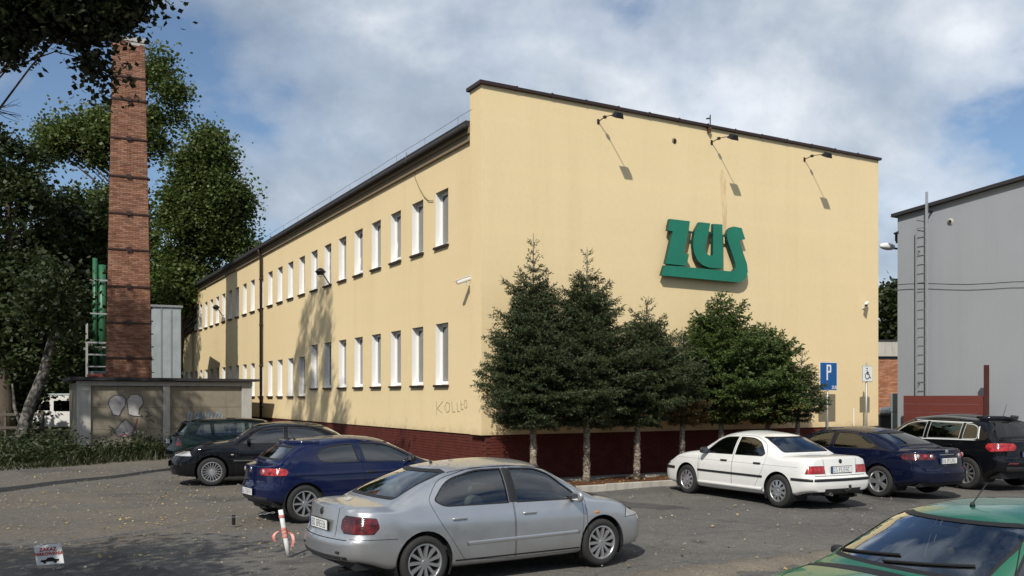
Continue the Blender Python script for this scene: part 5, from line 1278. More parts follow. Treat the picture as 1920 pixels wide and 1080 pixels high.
    def ribbon(path, d, w, th=0.002, wdir=None):
        """path of 3D start points cast along d; returns MB strip of width w"""
        H_ = []
        for p in path:
            h, n = hit(p, d)
            if h is not None: H_.append((h, n if n.dot(Vector(d)) < 0 else -n))
        b = MB()
        if len(H_) < 2: return b
        vs = []
        for i, (h, n) in enumerate(H_):
            t = (H_[min(i + 1, len(H_) - 1)][0] - H_[max(0, i - 1)][0]).normalized(); sd = n.cross(t).normalized() * (w / 2)
            vs += [h + sd, h + sd * .8 + n * th, h - sd * .8 + n * th, h - sd]
        fs = []
        for i in range(len(H_) - 1):
            for k in range(3): fs.append((4 * i + k, 4 * i + k + 1, 4 * i + 4 + k + 1, 4 * i + 4 + k))
        fs.append((0, 1, 2, 3)); fs.append((4 * len(H_) - 4, 4 * len(H_) - 3, 4 * len(H_) - 2, 4 * len(H_) - 1)); b.add(vs, fs); return b
    def seg(a, b, n=24): return [tuple(a[k] + (b[k] - a[k]) * i / n for k in range(3)) for i in range(n + 1)]
    for (kind, nm, mat, a, b, w, th) in sp.get('strips', []):
        if kind == 'side':
            for sd in (1, -1):
                q = ribbon(seg((a[0], sd * 2, a[1]), (b[0], sd * 2, b[1]), 40), (0, -sd, 0), w, th)
                if q.v: place(q.build(nm, M[mat], root, True))
        elif kind == 'rear':
            q = ribbon(seg((-2, a[0], a[1]), (-2, b[0], b[1])), (1, 0, 0), w, th)
            if q.v: place(q.build(nm, M[mat], root, True))
        elif kind == 'front':
            q = ribbon(seg((L + 2, a[0], a[1]), (L + 2, b[0], b[1])), (-1, 0, 0), w, th)
            if q.v: place(q.build(nm, M[mat], root, True))
        elif kind == 'top':
            for sd in (1, -1):
                q = ribbon(seg((a[0], sd * a[1], 3), (b[0], sd * b[1], 3), 30), (0, 0, -1), w, th)
                if q.v: place(q.build(nm, M[mat], root, True))
    # handles, mirrors, plates, badge, aerial
    for (hx, hz) in sp['handles']:
        for sd in (1, -1):
            h, n = hit((hx, sd * 2, hz), (0, -sd, 0))
            if h is None: continue
            q = MB(); q.rbox(hx - .095, hx + .095, h.y - .012 if sd > 0 else h.y - .022, h.y + .022 if sd > 0 else h.y + .012, hz - .018, hz + .018, .011); place(q.build('door_handle', M[sp.get('handlem', paintm)], root, True))
            q = MB(); q.rbox(hx - .08, hx + .06, min(h.y, h.y + sd * .004), max(h.y, h.y + sd * .004) , hz - .036, hz - .019, .0015); place(q.build('handle_recess', M['rubber'], root))
    mx, mz = sp['mirror']; ms = sp.get('msz', 1.0)
    for sd in (1, -1):
        h, n = hit((mx, sd * 2, mz), (0, -sd, 0)); yb_ = h.y if h is not None else sd * wd * .85
        bmm = bmesh.new(); bmesh.ops.create_uvsphere(bmm, u_segments=16, v_segments=10, radius=1.0)
        for v in bmm.verts:
            c = v.co; c.x, c.y, c.z = [math.copysign(abs(q) ** 0.7, q) for q in c]
            v.co = Vector((mx + c.x * (.055 if c.x > 0 else .03), yb_ + sd * (.02 + .095 * ms) + c.y * .105 * ms, mz + .045 * ms + c.z * .068 * ms))
        mo = place(bm_obj('wing_mirror', bmm, M[sp.get('mirrorm', paintm)], root)); q = MB(); q.box(mx - .033, mx - .031, min(yb_ + sd * .05, yb_ + sd * .17 * ms), max(yb_ + sd * .05, yb_ + sd * .17 * ms), mz + .005, mz + .085 * ms); q.build('mirror_glass', M['chrome'], mo)
        q = MB(); q.rbox(mx - .03, mx + .05, min(yb_ - sd * .03, yb_ + sd * .05), max(yb_ - sd * .03, yb_ + sd * .05), mz - .02, mz + .045, .012); q.build('mirror_foot', M['trim_black'], mo)
    def plate(end):
        pz, py = sp['plate_r'] if end == 'r' else sp['plate_f']
        h, n = hit((-2, py, pz) if end == 'r' else (L + 2, py, pz), (1, 0, 0) if end == 'r' else (-1, 0, 0))
        if h is None: return
        sx = -1 if end == 'r' else 1; p = empty('number_plate', (h.x + sx * .012, py, pz), 0, root); p.rotation_euler = (0, sp.get('plate_tilt', 0.0) if end == 'r' else 0, 0); kids.append(p)
        MB().rbox(-.008, .008, -.27, .27, -.065, .065, .006).build('plate_frame', M['trim_black'], p); MB().box(sx * .0085 - .0005, sx * .0085 + .0005, -.26, .26, -.055, .055).build('plate_face', M['plate_white'], p)
        q = MB(); rng = random.Random(sum(map(ord, name)) + (5 if end == 'r' else 9)); yy = -.205 if sx > 0 else .205
        e = sx * .0095
        for k in range(7):
            if k == 2: yy += sx * .03
            hgt = .04
            q.box(e - .0004, e + .0004, yy - .0045, yy + .0045, -hgt, hgt)
            if rng.random() < .7: q.box(e - .0003, e + .0003, min(yy, yy + sx * .032), max(yy, yy + sx * .032), hgt - .009, hgt)
            if rng.random() < .6: q.box(e - .0003, e + .0003, min(yy, yy + sx * .032), max(yy, yy + sx * .032), -.004, .004)
            if rng.random() < .6: q.box(e - .0003, e + .0003, min(yy, yy + sx * .032), max(yy, yy + sx * .032), -hgt, -hgt + .009)
            if rng.random() < .7: q.box(e - .0004, e + .0004, yy + sx * .032 - .0045, yy + sx * .032 + .0045, -hgt if rng.random() < .5 else 0, hgt if rng.random() < .6 else 0.001)
            yy += sx * .056
        q.build('plate_characters', M['plate_ink'], p); q = MB(); ya, yb2 = (sx * -.26, sx * -.225); q.box(e - .0003, e + .0003, min(ya, yb2), max(ya, yb2), -.055, .055); q.build('plate_band', M['plate_blue'], p)
    plate('r'); plate('f')
    if 'badge' in sp:
        bz_, br_ = sp['badge']; h, n = hit((-2, 0, bz_), (1, 0, 0))
        if h is not None:
            q = MB(); q.lathe([(0, -.010), (br_ * .8, -.010), (br_, -.004), (br_, .01)], 20, 'x'); o = place(q.build('badge', M[sp.get('badgem', 'chrome')], root, True)); o.location = h; o.rotation_euler = (0, math.asin(max(-1, min(1, n.z))) * (1 if n.x < 0 else -1), 0)
    if 'aerial' in sp:
        ax_, ay_, az_, lean_ = sp['aerial']; h, n = hit((ax_, ay_, 3), (0, 0, -1)); q = MB(); q.tube([h, h + Vector((0, 0, .03))], [.022, .012], 8); q.tube([h + Vector((0, 0, .02)), h + Vector((lean_, 0, az_))], .005, 6); place(q.build('aerial', M['rubber'], root, True))
    if sp.get('wipers'):
        for yy0, yy1 in ((-.10, .52), (-.62, -.02)):
            zz = sp['ws'][0][1] + .02; q = ribbon([(L + 2, yy0 + (yy1 - yy0) * i / 14, zz + .012 + .05 * i / 14) for i in range(15)], (-1, 0, 0), .016, .012); place(q.build('wiper', M['rubber'], root))
        q = ribbon([(sp['cw'][0] + .03, -0.66 + 1.32 * i / 20, 3) for i in range(21)], (0, 0, -1), .15, .004); place(q.build('cowl_grille', M['rubber'], root))
    for extra in sp.get('extra', []): extra(root, hit, place, ribbon, seg)
    for o in kids: o.location = Vector(o.location) + Vector((-L / 2, 0, 0))
    return root

def tl(i, zb, zt, xs, yi, mat, name='tail_light', slant=0.0, end='r', L=0.0, bow=0.0, ch=0.0):
    """lamp wrapping a corner: between heights zb..zt, out to xs along the side and in to yi across the end; ch rounds its corners"""
    if end == 'r':
        pl = [(0, 0, zt, slant, 0, 1), (0, 0, zb, -bow, 0, -1), (xs, 0, (zb + zt) / 2, 1, 0, .25), (0, yi, zb, .0, -1, .0)]
        if ch:
            for a in (.45, 1.0, 2.2):
                q = ch * (.55 if a == 1.0 else .38)
                for zz, sg in ((zt, 1), (zb, -1)): pl += [(xs - q * (1 if a > 1 else .6), 0, zz - sg * q * (.6 if a > 1 else 1) * .6, 1, 0, sg * a), (0, yi + q * (1 if a > 1 else .6), zz - sg * q * (.6 if a > 1 else 1) * .6, 0, -1, sg * a)]
    else: pl = [(L, 0, zt, slant, 0, 1), (L, 0, zb, -bow, 0, -1), (L - xs, 0, (zb + zt) / 2, -1, 0, .35), (L, yi, zb, 0, -1, 0)]
    return dict(id=i, planes=pl, mat=mat, name=name, end=end)
def cars():
    # silver saloon in the foreground
    silver = dict(L=4.36, wd=0.857, H=1.41, dk=(0.50, 0.985), rr=(1.28, 1.35), pk=2.15, fr=(2.78, 1.34), cw=(3.46, 0.945), tail=0.965, nose=0.65, hood=0.84, belt=(0.90, 0.872, 0.855), ax=(0.90, 3.50), R=0.305, zbr=0.37, spk=('mid', 11), rim=0.71,
        win=[([(1.05, .99), (1.18, .912), (2.08, .900), (2.08, 1.318), (1.70, 1.312), (1.27, 1.215)], [.05, .08, .012, .015, .12, .16]), ([(2.19, .900), (3.16, .885), (3.12, .95), (2.80, 1.215), (2.60, 1.298), (2.19, 1.318)], [.012, .015, .02, .12, .12, .015])],
        doors=[([(1.42, .28), (2.135, .24), (2.135, 1.338), (1.68, 1.334), (1.17, 1.225), (0.98, 1.0), (1.08, .78)], [.05, .01, .01, .12, .18, .06, .12]), ([(2.143, .24), (3.14, .235), (3.20, .62), (3.20, .87), (2.82, 1.245), (2.60, 1.322), (2.143, 1.338)], [.01, .06, .1, .02, .12, .12, .01])],
        ws=[(.64, .985), (.545, 1.315)], rw=[(.61, 1.01), (.505, 1.325)], cab=(.95, 3.2), seatx=1.95, seatm='seat_light',
        lights=[tl(41, .665, .875, .34, .47, 'lamp_dark_red', slant=.10, ch=.09), tl(42, .60, .74, .42, .28, 'lamp_clear', 'headlight', end='f', L=4.36, slant=.25)],
        strips=[('side', 'pillar_trim', 'rubber', (2.137, .91), (2.137, 1.31), .105, .004), ('side', 'side_moulding', 'paint_silver', (1.45, .47), (3.12, .475), .05, .0035), ('side', 'sill_line', 'rubber', (1.30, .285), (3.12, .27), .02, .003), ('side', 'bumper_seam', 'rubber', (.05, .615), (.56, .60), .007, .002), ('rear', 'bumper_seam', 'rubber', (-.62, .60), (.62, .60), .012, .002), ('rear', 'lower_valance', 'trim_black', (-.62, .395), (.62, .395), .045, .004),
                ('rear', 'lid_seam', 'rubber', (.39, .62), (.40, .95), .006, .002), ('rear', 'lid_seam', 'rubber', (-.39, .62), (-.40, .95), .006, .002), ('top', 'bonnet_seam', 'rubber', (3.5, .66), (4.25, .52), .007, .002), ('top', 'roof_seam', 'rubber', (1.35, .52), (2.75, .535), .012, .002), ('front', 'grille', 'trim_black', (-.26, .63), (.26, .63), .09, .006), ('side', 'wing_seam', 'rubber', (3.27, .30), (3.24, .87), .006, .002), ('front', 'lower_grille', 'trim_black', (-.45, .36), (.45, .36), .09, .004)],
        handles=[(1.36, .77), (2.36, .77)], mirror=(3.04, .885), plate_r=(.735, 0), plate_f=(.45, 0), badge=(.875, .045), badgem='trim_black', wipers=True, aerial=(1.42, 0, .05, -.03))
    def silver_extra(root, hit, place, ribbon, seg):
        for sd in (1, -1):
            h, n = hit((3.42, sd * 2, .70), (0, -sd, 0)); q = MB(); q.rbox(3.385, 3.455, h.y - .008, h.y + .008, .685, .715, .007); place(q.build('indicator', M['lamp_amber'], root, True))
            h, n = hit((-2, sd * .48, .455), (1, 0, 0)); q = MB(); q.rbox(h.x - .006, h.x + .02, sd * .48 - .05, sd * .48 + .05, .442, .470, .005); place(q.build('reflector', M['trim_black'], root))
    silver['extra'] = [silver_extra]
    build_car('silver_saloon', 'silver four-door saloon in the foreground', silver, 'paint_silver', (-0.368, 11.10, R(33.5), .952))
    # dark blue hatchback
    ibiza = dict(L=3.90, wd=0.85, H=1.435, dk=(0.20, 1.01), rr=(0.56, 1.335), rbow=.05, pk=1.65, fr=(2.40, 1.34), cw=(3.12, 0.98), tail=0.97, nose=0.68, hood=0.88, belt=(0.96, 0.945, 0.90), ax=(0.62, 3.06), R=0.315, gap=.045, zbr=0.36, spk=('pair', 9), rim=0.70, roofw=.655, dkw=.80,
        win=[([(.86, 1.13), (.93, 1.01), (1.10, .985), (1.66, .98), (1.60, 1.315), (1.25, 1.30), (.99, 1.235)], [.06, .06, .06, .015, .02, .14, .12]), ([(1.77, .98), (2.86, .955), (2.80, 1.01), (2.42, 1.22), (2.16, 1.30), (1.71, 1.318)], [.012, .015, .02, .12, .12, .015])],
        doors=[([(1.62, .25), (2.82, .24), (2.92, .60), (2.92, .92), (2.46, 1.25), (2.18, 1.335), (1.66, 1.345), (1.70, .98)], [.06, .06, .1, .02, .12, .12, .02, .05])],
        ws=[(.63, 1.0), (.53, 1.32)], rw=[(.57, 1.045), (.50, 1.29)], cab=(.5, 2.9), seatx=1.65,
        rprof=[(0.2, 0.08), (0.36, 0.015), (0.45, 0.0), (0.58, 0.0), (0.66, 0.04), (0.80, 0.05), (1.0, 0.06)],
        lights=[tl(41, .795, .925, .34, .36, 'lamp_red', ch=.07), tl(42, .64, .78, .5, .3, 'lamp_clear', 'headlight', end='f', L=3.90, slant=.2)],
        strips=[('rear', 'bumper_seam', 'rubber', (-.62, .62), (.62, .62), .008, .002), ('rear', 'lower_valance', 'trim_black', (-.62, .40), (.62, .40), .06, .005), ('rear', 'tailgate_seam', 'rubber', (.36, .62), (.60, .98), .007, .002), ('rear', 'tailgate_seam', 'rubber', (-.36, .62), (-.60, .98), .007, .002), ('rear', 'roof_spoiler', 'paint_navy', (-.52, 1.325), (.52, 1.325), .05, .05), ('side', 'crease', 'paint_navy', (.45, .80), (3.0, .80), .05, .006)],
        handles=[(1.86, .80)], handlem='trim_black', mirror=(2.66, .975), mirrorm='trim_black', plate_r=(.505, 0), plate_f=(.42, 0), badge=(.88, .05), aerial=(.75, 0, .18, -.14))
    def ib_extra(root, hit, place, ribbon, seg):
        for sd in (1, -1):
            for k, (yy, rr) in enumerate(((.60, .05), (.46, .042))):
                h, n = hit((-2, sd * yy, .86), (1, 0, 0))
                if h is None: continue
                q = MB(); q.lathe([(0, -.016), (rr * .7, -.014), (rr, -.004), (rr, .02)], 16, 'x', (h.x, h.y, h.z)); place(q.build('lamp_lens', M['lamp_clear' if k else 'lamp_red'], root, True))
    ibiza['extra'] = [ib_extra]
    build_car('blue_hatchback', 'dark blue three-door hatchback between the silver and black cars', ibiza, 'paint_navy', (-2.86, 16.40, R(35.0), .975), 'car_glass_dark')
    # black saloon facing left
    e39 = dict(L=4.72, wd=0.90, H=1.43, dk=(0.78, 1.02), rr=(1.42, 1.36), pk=2.25, fr=(2.95, 1.35), cw=(3.42, 1.02), tail=1.0, nose=0.70, hood=0.93, belt=(0.95, 0.93, 0.91), ax=(1.04, 3.87), R=0.32, spk=('thin', 18), rim=0.70,
        win=[([(1.20, 1.03), (1.34, .965), (2.18, .96), (2.18, 1.31), (1.75, 1.30), (1.42, 1.20)], [.05, .06, .012, .015, .12, .12]), ([(2.27, .96), (3.20, .95), (3.14, 1.01), (2.90, 1.20), (2.66, 1.29), (2.27, 1.31)], [.012, .015, .02, .1, .12, .015])],
        doors=[([(1.52, .28), (2.22, .25), (2.22, 1.335), (1.74, 1.33), (1.30, 1.20), (1.12, 1.03), (1.2, .8)], [.05, .01, .01, .12, .15, .06, .12]), ([(2.23, .25), (3.22, .25), (3.28, .6), (3.28, .93), (2.92, 1.235), (2.66, 1.32), (2.23, 1.335)], [.01, .06, .1, .02, .12, .12, .01])],
        ws=[(.66, 1.035), (.56, 1.335)], rw=[(.63, 1.045), (.53, 1.33)], cab=(1.05, 3.2), seatx=2.0,
        lights=[tl(41, .70, .90, .4, .42, 'lamp_red'), tl(42, .668, .752, .40, .40, 'lamp_clear', 'headlight', end='f', L=4.72, slant=.10)],
        strips=[('side', 'side_moulding', 'trim_black', (1.5, .55), (3.4, .55), .05, .012), ('front', 'grille', 'chrome', (-.20, .72), (.20, .72), .10, .006), ('front', 'lower_grille', 'trim_black', (-.5, .38), (.5, .38), .12, .004), ('front', 'bumper_seam', 'rubber', (-.6, .60), (.6, .60), .03, .004), ('side', 'wing_seam', 'rubber', (3.34, .30), (3.34, .88), .006, .002)],
        handles=[(1.46, .83), (2.46, .83)], mirror=(3.05, .965), plate_r=(.72, 0), plate_f=(.48, 0), badge=(.9, .04), wipers=True)
    def e39_extra(root, hit, place, ribbon, seg):
        for sd in (1, -1):
            h, n = hit((3.42, sd * 2, .70), (0, -sd, 0)); q = MB(); q.rbox(3.39, 3.45, h.y - .008, h.y + .008, .685, .71, .006); place(q.build('indicator', M['lamp_clear'], root, True))
    e39['extra'] = [e39_extra]
    build_car('black_saloon', 'black saloon facing left with many-spoked wheels', e39, 'paint_black', (-5.80, 22.35, R(195.5), 1.03), 'car_glass_dark')
    # dark green estate behind it
    est = dict(L=4.45, wd=0.86, H=1.46, dk=(0.16, 1.0), rr=(0.42, 1.38), rbow=.03, pk=1.8, fr=(2.75, 1.37), cw=(3.40, 0.98), tail=0.97, nose=0.68, hood=0.88, belt=(0.95, 0.93, 0.90), ax=(0.85, 3.5), R=0.31, spk=('mid', 7), rim=0.64,
        win=[([(.56, .98), (1.02, .97), (1.02, 1.31), (.74, 1.30)], .04), ([(1.10, .97), (2.0, .96), (2.0, 1.325), (1.10, 1.315)], .03), ([(2.10, .96), (3.15, .94), (3.1, 1.0), (2.75, 1.23), (2.5, 1.31), (2.10, 1.325)], [.02, .02, .02, .1, .1, .02])],
        doors=[([(1.32, .26), (2.04, .24), (2.04, 1.35), (1.06, 1.34), (1.06, .8)], .03), ([(2.05, .24), (3.1, .24), (3.2, .6), (3.2, .92), (2.78, 1.27), (2.5, 1.345), (2.05, 1.35)], [.01, .06, .1, .02, .12, .12, .01])],
        ws=[(.64, 1.0), (.545, 1.34)], rw=[(.60, 1.03), (.52, 1.34)], cab=(.4, 3.15), seatx=1.95,
        lights=[tl(41, .68, 1.02, .16, .60, 'lamp_dark_red'), tl(42, .62, .76, .42, .28, 'lamp_clear', 'headlight', end='f', L=4.45, slant=.2)],
        strips=[('rear', 'bumper_seam', 'rubber', (-.62, .62), (.62, .62), .01, .002), ('top', 'roof_rail', 'trim_black', (.6, .50), (2.6, .52), .03, .04)],
        handles=[(1.3, .82), (2.3, .82)], handlem='trim_black', mirror=(2.95, .95), mirrorm='trim_black', plate_r=(.8, 0), plate_f=(.42, 0))
    build_car('green_estate', 'dark green estate car half hidden behind the black saloon', est, 'paint_darkgreen', (-8.05, 27.2, R(31.0), 1.0), 'car_glass')
    # white saloon by the kerb
    e36 = dict(boxy=.62, bul=(.05, .06), L=4.38, wd=0.849, H=1.39, dk=(0.80, 0.985), rr=(1.38, 1.325), rbow=.06, pk=2.15, fr=(2.72, 1.31), cw=(3.18, 0.985), tail=0.965, nose=0.66, hood=0.885, belt=(0.90, 0.885, 0.865), ax=(0.80, 3.50), R=0.31, spk=('cap', 10), rim=0.66, zbr=.34,
        win=[([(1.20, .975), (1.27, .925), (2.03, .915), (2.03, 1.278), (1.66, 1.268), (1.42, 1.19)], [.03, .03, .012, .015, .12, .09]), ([(2.10, .915), (2.98, .905), (2.92, .96), (2.66, 1.185), (2.46, 1.262), (2.10, 1.278)], [.012, .015, .02, .1, .12, .015])],
        doors=[([(1.42, .30), (2.065, .27), (2.065, 1.305), (1.64, 1.298), (1.30, 1.19), (1.14, .97), (1.18, .72)], [.05, .01, .01, .12, .15, .06, .12]), ([(2.073, .27), (3.08, .26), (3.10, .6), (3.06, .885), (2.68, 1.22), (2.46, 1.29), (2.073, 1.305)], [.01, .06, .1, .02, .12, .12, .01])],
        ws=[(.64, 1.0), (.54, 1.29)], rw=[(.60, 1.01), (.51, 1.295)], rseal=.02, cab=(1.05, 3.0), seatx=1.9, sealw=.014,
        rprof=[(0.2, 0.08), (0.36, 0.02), (0.45, 0.0), (0.58, 0.0), (0.62, 0.07), (0.75, 0.085), (0.95, 0.11)],
        lights=[tl(41, .66, .81, .15, .40, 'lamp_red'), tl(42, .60, .72, .22, .24, 'lamp_clear', 'headlight', end='f', L=4.38)],
        strips=[('side', 'rub_strip', 'trim_black', (1.20, .545), (3.12, .545), .042, .014), ('side', 'rub_strip', 'trim_black', (.02, .555), (.46, .555), .05, .012), ('rear', 'rub_strip', 'trim_black', (-.70, .555), (.70, .555), .05, .012), ('rear', 'bumper_seam', 'rubber', (-.64, .625), (.64, .625), .012, .002), ('side', 'rub_strip', 'trim_black', (3.92, .54), (4.34, .54), .06, .012), ('front', 'rub_strip', 'trim_black', (-.6, .54), (.6, .54), .06, .012), ('side', 'sill_skirt', 'paint_white', (1.18, .30), (3.12, .295), .07, .022),
                ('rear', 'lid_seam', 'rubber', (.39, .64), (.42, .93), .006, .002), ('rear', 'lid_seam', 'rubber', (-.39, .64), (-.42, .93), .006, .002), ('rear', 'lower_valance', 'trim_black', (-.45, .345), (.45, .345), .10, .004), ('top', 'bonnet_seam', 'rubber', (3.2, .67), (4.2, .58), .007, .002), ('side', 'swage_line', 'rubber', (.3, .775), (3.9, .775), .004, .001), ('side', 'wing_seam', 'rubber', (3.12, .30), (3.12, .85), .006, .002)],
        handles=[(1.36, .79), (2.32, .79)], handlem='trim_black', mirror=(2.86, .925), mirrorm='trim_black', plate_r=(.735, 0), plate_f=(.42, 0), badge=(.885, .042), badgem='trim_black')
    def e36_extra(root, hit, place, ribbon, seg):
        q = MB(); q.tube([(-.02, 0, .36), (-.12, 0, .34), (-.17, 0, .36), (-.18, 0, .42)], .018, 8); q.tube([(-.18, 0, .42), (-.18, 0, .47)], .026, 10); q.tube([(.05, -.18, .30), (.05, .18, .30)], .025, 8); place(q.build('tow_bar', M['trim_black'], root, True))
        q = MB(); q.tube([(-.03, .30, .29), (.4, .30, .29)], .03, 10, False); place(q.build('exhaust', M['grey_metal'], root, True))
        q = MB(); q.rbox(.93, 1.08, .15, .38, .89, .99, .04); place(q.build('parcel', M['seat_light'], root, True))
    e36['extra'] = [e36_extra]
    build_car('white_saloon', 'white four-door saloon with black rub strips nosed up to the kerb', e36, 'paint_white', (5.13, 18.62, R(117.5), 1.005), 'car_glass_dark')
    # navy saloon right of it
    m6 = dict(L=4.64, wd=0.89, H=1.435, dk=(0.55, 1.04), rr=(1.36, 1.37), rbow=.10, pk=2.2, fr=(2.90, 1.36), cw=(3.60, 0.99), tail=1.02, nose=0.68, hood=0.89, belt=(0.98, 0.95, 0.91), ax=(0.98, 3.66), R=0.325, spk=('fat', 5), rim=0.68,
        win=[([(1.08, 1.05), (1.22, .985), (2.18, .975), (2.18, 1.32), (1.75, 1.31), (1.34, 1.20)], [.04, .06, .012, .015, .12, .14]), ([(2.27, .975), (3.28, .955), (3.22, 1.01), (2.88, 1.22), (2.66, 1.30), (2.27, 1.32)], [.012, .015, .02, .12, .12, .015])],
        doors=[([(1.5, .28), (2.22, .24), (2.22, 1.345), (1.72, 1.335), (1.26, 1.22), (1.0, 1.05), (1.12, .8)], [.05, .01, .01, .12, .18, .06, .12]), ([(2.23, .24), (3.26, .24), (3.34, .62), (3.34, .93), (2.90, 1.25), (2.66, 1.33), (2.23, 1.345)], [.01, .06, .1, .02, .12, .12, .01])],
        ws=[(.66, 1.01), (.56, 1.34)], rw=[(.62, 1.065), (.52, 1.335)], cab=(.95, 3.3), seatx=2.0,
        lights=[tl(41, .80, .93, .46, .34, 'lamp_dark_red', slant=-.05, ch=.08), tl(42, .62, .76, .5, .28, 'lamp_clear', 'headlight', end='f', L=4.64, slant=.2)],
        strips=[('rear', 'bumper_seam', 'rubber', (-.64, .66), (.64, .66), .01, .002), ('rear', 'lid_seam', 'rubber', (.33, .66), (.44, 1.0), .006, .002), ('rear', 'lid_seam', 'rubber', (-.33, .66), (-.44, 1.0), .006, .002), ('rear', 'chrome_bar', 'chrome', (-.22, .905), (.22, .905), .018, .008)],
        handles=[(1.4, .84), (2.42, .84)], mirror=(3.12, .965), plate_r=(.78, 0), plate_f=(.42, 0), badge=(.965, .045))
    def m6_extra(root, hit, place, ribbon, seg):
        for sd in (1, -1):
            for k, (yy, rr) in enumerate(((.72, .05), (.58, .05), (.45, .042))):
                h, n = hit((-2, sd * yy, .875), (1, 0, 0))
                if h is None: continue
                q = MB(); q.lathe([(0, -.018), (rr * .7, -.016), (rr, -.006), (rr, .02)], 16, 'x', (h.x, h.y, h.z)); place(q.build('lamp_lens', M['lamp_red' if k == 1 else 'lamp_clear'], root, True))
    m6['extra'] = [m6_extra]
    build_car('navy_saloon', 'dark navy car with clear tail lamps between the white and black cars', m6, 'paint_darkblue', (7.73, 20.35, R(120.5), 1.0), 'car_glass_dark')
    # black off-roader
    tg = dict(cat='suv', L=4.36, wd=0.905, H=1.66, dk=(0.20, 1.14), rr=(0.50, 1.56), rbow=.05, pk=1.75, fr=(2.72, 1.55), cw=(3.42, 1.13), tail=1.10, nose=0.82, hood=1.05, belt=(1.09, 1.06, 1.03), ax=(0.88, 3.48), R=0.355, gap=.06, spk=('pair', 10), rim=0.66, roofw=.68, zbr=.42, seal='galv', sealw=.022,
        win=[([(.62, 1.12), (1.02, 1.105), (1.02, 1.47), (.80, 1.45), (.66, 1.38)], [.06, .015, .015, .08, .1]), ([(1.09, 1.105), (1.98, 1.09), (1.98, 1.495), (1.09, 1.475)], .02), ([(2.07, 1.09), (3.12, 1.07), (3.06, 1.13), (2.74, 1.38), (2.48, 1.475), (2.07, 1.495)], [.015, .02, .02, .1, .12, .02])],
        doors=[([(1.35, .34), (2.02, .30), (2.02, 1.52), (1.05, 1.50), (1.05, .95)], .03), ([(2.03, .30), (3.02, .30), (3.16, .75), (3.16, 1.05), (2.76, 1.42), (2.48, 1.505), (2.03, 1.52)], [.01, .06, .1, .02, .12, .12, .01])],
        ws=[(.66, 1.15), (.57, 1.53)], rw=[(.61, 1.17), (.53, 1.53)], cab=(.5, 3.15), seatx=1.95,
        rprof=[(0.2, 0.10), (0.40, 0.02), (0.5, 0.0), (0.66, 0.0), (0.74, 0.05), (0.95, 0.06), (1.1, 0.08)],
        lights=[tl(41, .88, 1.05, .40, .38, 'lamp_red', bow=.1, ch=.09), tl(42, .78, .92, .5, .28, 'lamp_clear', 'headlight', end='f', L=4.36, slant=.2)],
        strips=[('rear', 'bumper_seam', 'rubber', (-.66, .72), (.66, .72), .012, .003), ('rear', 'lower_valance', 'trim_black', (-.66, .48), (.66, .48), .10, .006), ('side', 'whitened_chrome_trim', 'sign_white', (.66, 1.098), (3.10, 1.062), .022, .007), ('side', 'whitened_chrome_trim', 'sign_white', (.86, 1.478), (2.45, 1.505), .018, .006), ('side', 'whitened_chrome_trim', 'sign_white', (.60, 1.13), (.655, 1.40), .02, .006), ('top', 'roof_rail', 'grey_metal', (.75, .575), (2.5, .595), .03, .045), ('rear', 'roof_spoiler', 'paint_black', (-.55, 1.545), (.55, 1.545), .06, .09), ('rear', 'chrome_bar', 'lamp_dark_red', (-.62, .60), (-.40, .60), .04, .006), ('rear', 'reflector', 'lamp_dark_red', (.40, .60), (.62, .60), .04, .006)],  # white paint on the window trim stands in for chrome's bright reflection
        handles=[(1.32, .96), (2.3, .96)], mirror=(2.94, 1.09), plate_r=(.80, 0), plate_f=(.5, 0), badge=(1.06, .06), aerial=(.62, 0, .30, -.10))
    build_car('black_suv', 'black sport utility car at the right edge with chrome window trim', tg, 'paint_black', (10.62, 22.0, R(114.0), 1.01), 'car_glass_dark')
    # green compact close to the camera
    gr = dict(zoff=-0.13, L=4.12, wd=0.85, H=1.42, dk=(0.22, 0.98), rr=(0.85, 1.33), pk=1.75, fr=(2.42, 1.345), cw=(3.16, 0.965), tail=0.96, nose=0.66, hood=0.865, belt=(0.93, 0.91, 0.885), ax=(0.75, 3.28), R=0.30, spk=('cap', 8), rim=0.64, roofw=.685,
        win=[([(.72, 1.0), (.85, .955), (1.70, .945), (1.70, 1.30), (1.25, 1.29), (.9, 1.2)], [.04, .06, .012, .015, .12, .14]), ([(1.80, .945), (2.88, .92), (2.82, .985), (2.46, 1.215), (2.22, 1.28), (1.80, 1.30)], [.012, .015, .02, .12, .12, .015])],
        doors=[([(1.75, .24), (2.82, .24), (2.92, .62), (2.92, .90), (2.48, 1.245), (2.22, 1.315), (1.75, 1.325)], [.05, .06, .1, .02, .12, .12, .02])],
        ws=[(.655, .985), (.585, 1.318)], rw=[(.58, 1.03), (.50, 1.29)], cab=(.6, 2.95), seatx=1.7, wsg='car_glass_front',
        lights=[tl(41, .68, .90, .36, .42, 'lamp_red'), tl(42, .60, .74, .45, .28, 'lamp_clear', 'headlight', end='f', L=4.12, slant=.25)],
        strips=[('top', 'bonnet_seam', 'rubber', (3.2, .66), (4.0, .54), .007, .002), ('top', 'roof_seam', 'rubber', (.9, .53), (2.38, .55), .014, .002), ('side', 'rub_strip', 'trim_black', (1.3, .5), (2.8, .5), .06, .012)],
        handles=[(1.9, .8)], mirror=(2.72, .93), mirrorm='trim_black', msz=.62, plate_r=(.73, 0), plate_f=(.42, 0), wipers=True, aerial=(2.22, 0.0, .17, -.17))
